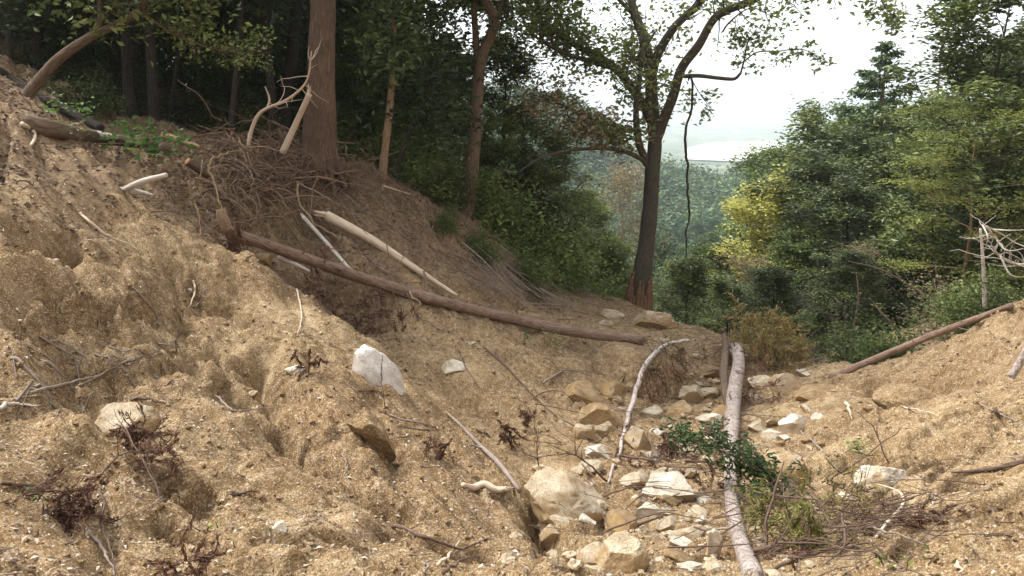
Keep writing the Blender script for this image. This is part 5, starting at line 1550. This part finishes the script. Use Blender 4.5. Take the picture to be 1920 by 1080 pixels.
# big red brown cedar
ced, cp = traced_tree("cedar_tree", [([(598, 330, 14.0), (600, 250, 14.0), (603, 120, 14.0), (606, 0, 14.0), (609, -250, 14.1), (612, -700, 14.3)], [.34, .23, .20, .19, .17, .08])],
                      'bark_cedar', "big straight red brown cedar trunk at the edge of the forest", 24)
_k = np.random.RandomState(72); A, AX = [], []
S = Shape(); _cb = np.array(cp[0][0][3])
for k in range(8):
    az = k * .785 + _k.uniform(-.2, .2); dv = np.array([math.cos(az), math.sin(az), 0])
    e = _cb + dv * _k.uniform(.34, .5); e[2] = z1(e[0], e[1]) - .03
    S.tube(catmull(np.array([_cb + dv * .1 + np.array([0, 0, .4]), _cb + dv * .17 + np.array([0, 0, .1]), e]), 10), [.05, .08, .04], 7, .2)
S.build("root_flare", M['bark_cedar'], ced, np.array(ced.location))
S = Shape()
for i in range(60):
    P, R = cp[0]; j = _k.randint(22, 40); az = _k.uniform(0, 6.28)
    B = branch_path(_k, P[j], (math.cos(az), math.sin(az), -.05), _k.uniform(1.0, 2.6), 6, .1, -.03); S.tube(B, np.linspace(.03, .006, 6), 5, 0, False)
    m = 170; q = _k.uniform(.8, 5, m); jj = np.minimum(q.astype(int), 4); f = (q - jj)[:, None]
    A.append(B[jj] * (1 - f) + B[jj + 1] * f + _k.normal(size=(m, 3)) * np.array([.2, .2, .12])); AX.append(np.tile([math.cos(az) * .4, math.sin(az) * .4, -.7], (m, 1)))
S.build("limbs", M['bark_cedar'], ced, np.array(ced.location))
leaf_mesh("crown", np.vstack(A), .20, M['leaf_conifer'], _k, ced, np.array(ced.location), .1, .34, .3, None, np.vstack(AX))
# thin pale trunk, fork topped trunk, leaning trunk at upper left
t1, p1 = traced_tree("broken_tree", [([(714, 356, 15.4), (722, 280, 15.4), (731, 200, 15.4), (736, 110, 15.4), (739, 28, 15.4)], [.085, .075, .068, .06, .055])], 'bark_tan', "thin pale tan trunk right of the big cedar", 12)
crown_on(t1, [(p1[0][0][-8:], p1[0][1][-8:])], np.random.RandomState(73), 'leaf_conifer', 26, .8, 1600, .13, 'bark_dark', .2, (.3, 1.0), .5)
t2, p2 = traced_tree("forked_tree", [([(868, 418, 16.6), (880, 350, 16.6), (890, 250, 16.6), (896, 160, 16.6), (904, 105, 16.6), (922, 60, 16.5), (928, 35, 16.4), (908, -5, 16.3), (890, -80, 16.2)], [.20, .165, .15, .14, .13, .11, .10, .09, .06]),
                        ([(898, 150, 16.6), (894, 95, 16.7), (890, 40, 16.8), (888, -20, 16.9)], [.09, .075, .065, .05]),
                        ([(926, 45, 16.5), (940, 10, 16.6), (965, -40, 16.7)], [.06, .05, .03])], 'bark_brown', "brown trunk forking at its top, at the crest of the leafy bank", 14)
crown_on(t2, [(p[0][-5:], p[1][-5:]) for p in p2], np.random.RandomState(74), 'leaf_dark', 70, 1.5, 5200, .14, 'bark_dark', .3, (.2, 1.0))
t3, p3 = traced_tree("leaning_tree", [([(42, 196, 11.0), (62, 165, 11.0), (108, 112, 11.0), (172, 68, 11.0), (220, 46, 11.0), (258, 22, 11.0), (272, -10, 11.0), (290, -80, 11.2)], [.085, .072, .066, .06, .054, .05, .045, .03]),
                         ([(172, 68, 11.0), (188, 40, 11.0), (186, 0, 11.0), (180, -50, 11.1)], [.042, .036, .03, .02]),
                         ([(188, 38, 11.0), (205, 20, 10.9), (225, 8, 10.8), (262, 12, 10.7)], [.016, .013, .010, .006]),
                         ([(262, 18, 11.0), (300, 48, 11.1), (345, 72, 11.2), (400, 92, 11.3), (450, 98, 11.4), (500, 92, 11.5)], [.018, .015, .012, .010, .008, .004])],
                      'bark_brown', "leaning brown tree curving to the right at the upper left corner", 12)
crown_on(t3, [p3[3]], np.random.RandomState(75), 'leaf_mid', 34, .42, 700, .065, 'twig_brown', .10, (.25, 1.0), .1, name="foliage")
crown_on(t3, [(p3[0][0][-9:], p3[0][1][-9:]), (p3[1][0][-6:], p3[1][1][-6:])], np.random.RandomState(76), 'leaf_dark', 40, 1.2, 3000, .12, 'bark_dark', .25, (.5, 1.0))
for pts, r, lab in [([(432, 255, 15.5), (440, 170, 15.5), (450, 60, 15.5), (455, -60, 15.5)], [.07, .06, .05, .04], "slim dark trunk behind the crooked pale sapling"),
                    ([(288, 235, 15.8), (286, 150, 15.8), (280, 60, 15.8), (276, -60, 15.8)], [.11, .10, .09, .08], "dark trunk behind the leafy spray of the leaning tree"),
                    ([(512, 260, 16.0), (507, 150, 16.0), (496, 40, 16.0), (490, -60, 16.0)], [.08, .075, .07, .06], "grey dark trunk left of the big cedar"),
                    ([(735, 345, 16.2), (755, 285, 16.2), (785, 210, 16.2), (815, 140, 16.2)], [.05, .04, .03, .015], "thin slanting stem right of the thin pale tan trunk"),
                    ([(20, 150, 14.5), (16, 60, 14.5), (10, -50, 14.5)], [.07, .06, .05], "dark thin trunk at the left edge of the forest"),
                    ([(318, 235, 17.0), (330, 130, 17.0), (345, 60, 17.0), (352, -40, 17.0)], [.05, .045, .04, .03], "very thin stem deep between the dark trunks")]:
    rt, pp = traced_tree("forest_tree", [(pts, r)], 'bark_dark', lab, 10)
    crown_on(rt, [(pp[0][0][-6:], pp[0][1][-6:])], np.random.RandomState(len(lab)), 'leaf_shade', 16, 1.3, 1500, .15, 'bark_dark', .35, (.6, 1.0))

# bare snag on the skyline, bleached branches at the right edge
sn = at(1770, 60, 50); snz = z1(sn[0], 50); rng = np.random.RandomState(90)
S = Shape(); Ps = np.array([[sn[0], 50, snz], [sn[0] + .1, 50, (snz + sn[2]) / 2], [sn[0] - .05, 50, sn[2]]])
S.tube(catmull(Ps, 14), np.linspace(.22, .035, 14), 8, .1)
for k in range(34):
    z = sn[2] - rng.uniform(.2, 5.0); az = rng.uniform(0, 6.28); L = rng.uniform(.5, 1.6)
    B = branch_path(rng, (sn[0], 50, z), (math.cos(az), math.sin(az), -.12), L, 5, .1); S.tube(B, np.linspace(.035, .012, 5), 4, 0, False)
o = S.build("bare_snag", M['bark_brown'], None, Ps[0]); tag(o, "dead leafless conifer snag standing out on the right skyline", "dead tree")
o, P, R = log_obj("bleached_branch", [(1960, 490, 13.6), (1915, 497, 13.6), (1885, 487, 13.6), (1865, 470, 13.6), (1872, 455, 13.6), (1855, 432, 13.6), (1838, 420, 13.6)], [.035, .03, .028, .025, .02, .015, .008], 'wood_white', "twisted bleached branch reaching in from the right edge", "dead branch", 44, 8, .12, 0)
rng = np.random.RandomState(91); _S = Shape()
for k in range(28):
    i = rng.randint(6, 42); q = branch_path(rng, P[i], unit(rng.normal(size=3) + np.array([-.2, 0, .2])), rng.uniform(.2, .8), 6, .28); _S.tube(q, [.010, .003], 4, 0, False)
_S.build("twigs", M['wood_white'], o, np.array(o.location))
for pts in ([(1850, 425), (1880, 440), (1910, 458), (1950, 470)], [(1860, 430), (1895, 432), (1935, 430)], [(1872, 456), (1890, 470), (1925, 465)], [(1875, 480), (1895, 515), (1925, 520)], [(1842, 422), (1852, 445), (1846, 470)]):
    sub_tube("side_branch", [at(u, v, 13.5 + rng.uniform(-.3, .3)) for u, v in pts], [.016, .012, .005], 'wood_white', o)
log_obj("bleached_snag", [(1847, 578, 14.5), (1845, 530, 14.5), (1842, 470, 14.5), (1838, 428, 14.5)], [.045, .036, .03, .02], 'wood_white', "slim bleached standing trunk below the twisted bleached branch", "dead tree", 24, 8, .12, 0)
for i, (pts, r, lab) in enumerate([([(1705, 665, 17.0), (1680, 620, 17.0), (1655, 590, 17.0), (1630, 560, 17.2)], .06, "brown stem leaning left in the shade behind the leaning pole"),
      ([(1790, 600, 18.5), (1720, 545, 18.5), (1650, 505, 18.6), (1590, 490, 18.8)], .03, "long thin bare limb arching left low on the right slope"),
      ([(1765, 600, 18.8), (1762, 540, 18.8), (1750, 490, 18.8)], .035, "thin upright stem in the shade of the right slope"),
      ([(1600, 620, 18.0), (1610, 560, 18.0), (1605, 510, 18.2)], .03, "thin upright stem left in the shade of the right slope"),
      ([(1890, 420, 22.5), (1878, 350, 22.5), (1866, 275, 22.5), (1860, 210, 22.6)], .09, "tan trunk behind the bleached branches at the right"),
      ([(1884, 400, 22.4), (1830, 385, 22.2), (1780, 370, 22.0), (1730, 372, 21.8)], .035, "tan level limb spreading left from the tan trunk, lower one"),
      ([(1882, 372, 22.4), (1835, 350, 22.1), (1790, 348, 21.9), (1745, 352, 21.8)], .03, "tan level limb spreading left from the tan trunk, upper one")]):
    log_obj("bare_bough" if "limb" in lab else "bare_sapling", pts, [r, r * .85, r * .6, r * .35], 'bark_tan' if 'tan' in lab else 'bark_brown', lab, "limb" if "limb" in lab else "tree trunk", 26, 8, .1, 0)

# ------------------------------------------------------------------ loose ground: gravel, clods, leaf litter, twig litter
def scatter_xy(rng, n, ymax=17):
    y = 2.4 * (ymax / 2.4) ** rng.uniform(0, 1, n)
    x = y * rng.uniform(-.74, .74, n)
    return x, y
def many_stones(name, n, smin, smax, mat, label, seed, cond=None, power=2.2, sub=1, flat=.7, ymax=15):
    rng = np.random.RandomState(seed)
    x, y = scatter_xy(rng, n, ymax)
    if cond is not None:
        k = cond(x, y, rng); x, y = x[k], y[k]
    n = len(x); z = zat(x, y)
    V0, F0 = ico(sub)
    s = (smin + (smax - smin) * rng.uniform(0, 1, n) ** power) * (.55 + .075 * np.minimum(y, 12))
    D = V0[None] * (1 + rng.normal(size=(n, len(V0))) * .16)[..., None] * np.stack([s, s * rng.uniform(.6, 1, n), s * flat * rng.uniform(.6, 1.1, n)], 1)[:, None]
    a = rng.uniform(0, 6.28, n); ca, sa = np.cos(a)[:, None], np.sin(a)[:, None]
    X = D[..., 0] * ca - D[..., 1] * sa + x[:, None]; Yv = D[..., 0] * sa + D[..., 1] * ca + y[:, None]
    Z = D[..., 2] + (z + s * .2)[:, None]
    V = np.stack([X, Yv, Z], -1).reshape(-1, 3)
    F = (F0[None] + (np.arange(n) * len(V0))[:, None, None]).reshape(-1, 3)
    o = mesh_obj(name, V, F, M[mat], None, False)
    tag(o, label, name.replace("_", " "), None, "stuff")
def _lit(x, y):
    i = np.clip(np.searchsorted(GX, x), 0, len(GX) - 1); j = np.clip(np.searchsorted(GY, y), 0, len(GY) - 1)
    return GL[j, i]
sandy = lambda x, y, r: _lit(x, y) < .35
many_stones("soil_clods", 9000, .006, .034, 'ground', "crumbled clods of sandy soil over the bare slopes", 201, sandy, 3.5, 1, .8)
many_stones("gravel", 6000, .004, .016, 'rock', "coarse granite grit strewn over the bare slopes", 202, sandy, 3.0)
many_stones("pale_gravel", 1100, .005, .026, 'rock_pale', "pale granite chips strewn over the bare slopes", 203, sandy, 3.5)
def gully(x, y, r):
    c = np.interp(y, [4, 6, 8, 10.5, 12, 14], [.75, 1.15, 1.75, 2.2, 2.7, 3.2])
    return (np.abs(x - c) < r.normal(0, .55, len(x)) + .2) & (y > 4)
many_stones("stream_gravel", 5000, .02, .085, 'rock', "loose stony rubble along the channel bottom", 204, gully, 2.6, 2)
def litter_pieces(name, n, size, mat, label, seed, wt, aspect=.6, ymax=20, lift=.012):
    rng = np.random.RandomState(seed); x, y = scatter_xy(rng, n, ymax)
    k = rng.uniform(size=n) < wt(x, y); x, y = x[k], y[k]
    C = np.stack([x, y, zat(x, y) + lift], 1)
    o = leaf_mesh(name, C, size, M[mat], rng, None, None, .78, aspect, 0, None, None, .22)
    tag(o, label, name.replace("_", " "), None, "stuff")
litter_pieces("leaf_litter", 60000, .062, 'litter', "brown fallen leaves covering the forest bank and upper slope", 211, lambda x, y: np.clip(_lit(x, y) * 1.1 - .12, 0, 1))
litter_pieces("scattered_leaves", 9000, .035, 'litter', "scattered brown leaf scraps over the bare soil", 212, lambda x, y: (noise2(x * 1.1, y * 1.1) > .05) * .8, .5, 14)
litter_pieces("bark_chips", 11000, .040, 'chip', "pale chips and splinters scattered over the upper slope", 213, lambda x, y: np.clip(_lit(x, y) * 1.2, .12, .6) * (x < .25 * y), .32, 13)
litter_pieces("needle_litter", 13000, .13, 'litter', "straw coloured dead needles and stalks over the forest bank", 214, lambda x, y: np.clip(_lit(x, y) * 1.1 - .1, 0, 1), .07, 19, .02)
def twig_litter(name, n, mat, label, seed, wt, L=(.05, .35), r=(.0016, .005), ymax=16):
    rng = np.random.RandomState(seed); x, y = scatter_xy(rng, n, ymax); k = rng.uniform(size=n) < wt(x, y); x, y = x[k], y[k]
    S = Shape()
    for i in range(len(x)):
        az = rng.uniform(0, 6.28); l = rng.uniform(*L) * (.6 + .05 * y[i])
        B = branch_path(rng, (x[i], y[i], 0), (math.cos(az), math.sin(az), 0), l, 5, .22)
        B[:, 2] = np.maximum(zat(B[:, 0], B[:, 1]), zat(B[[0], 0], B[[0], 1]) + rng.normal() * .02) + .006
        rr = rng.uniform(*r) * (.7 + .06 * y[i]); S.tube(B, np.linspace(rr, rr * .4, 5), 4, 0, False)
    o = S.build(name, M[mat]); tag(o, label, name.replace("_", " "), None, "stuff")
twig_litter("twig_litter", 1500, 'twig_brown', "thin brown twigs littering the slopes", 221, lambda x, y: .35 + .5 * _lit(x, y))
twig_litter("pale_twig_litter", 700, 'twig_grey', "thin pale twigs littering the slopes", 222, lambda x, y: .4 + .5 * _lit(x, y))
twig_litter("bank_twigs", 1400, 'root', "dark dead twigs and rootlets on the forest bank", 223, lambda x, y: (_lit(x, y) > .55) * (y > 9) * 1.0, (.15, .7), (.003, .009), 18)

# kinds that were drawn up but not planted are taken away again
def drop_unused():
    for ps in PROTO.values():
        for p in ps:
            if p.name not in _used:
                for c in list(p.children): bpy.data.objects.remove(c)
                bpy.data.objects.remove(p)
drop_unused()
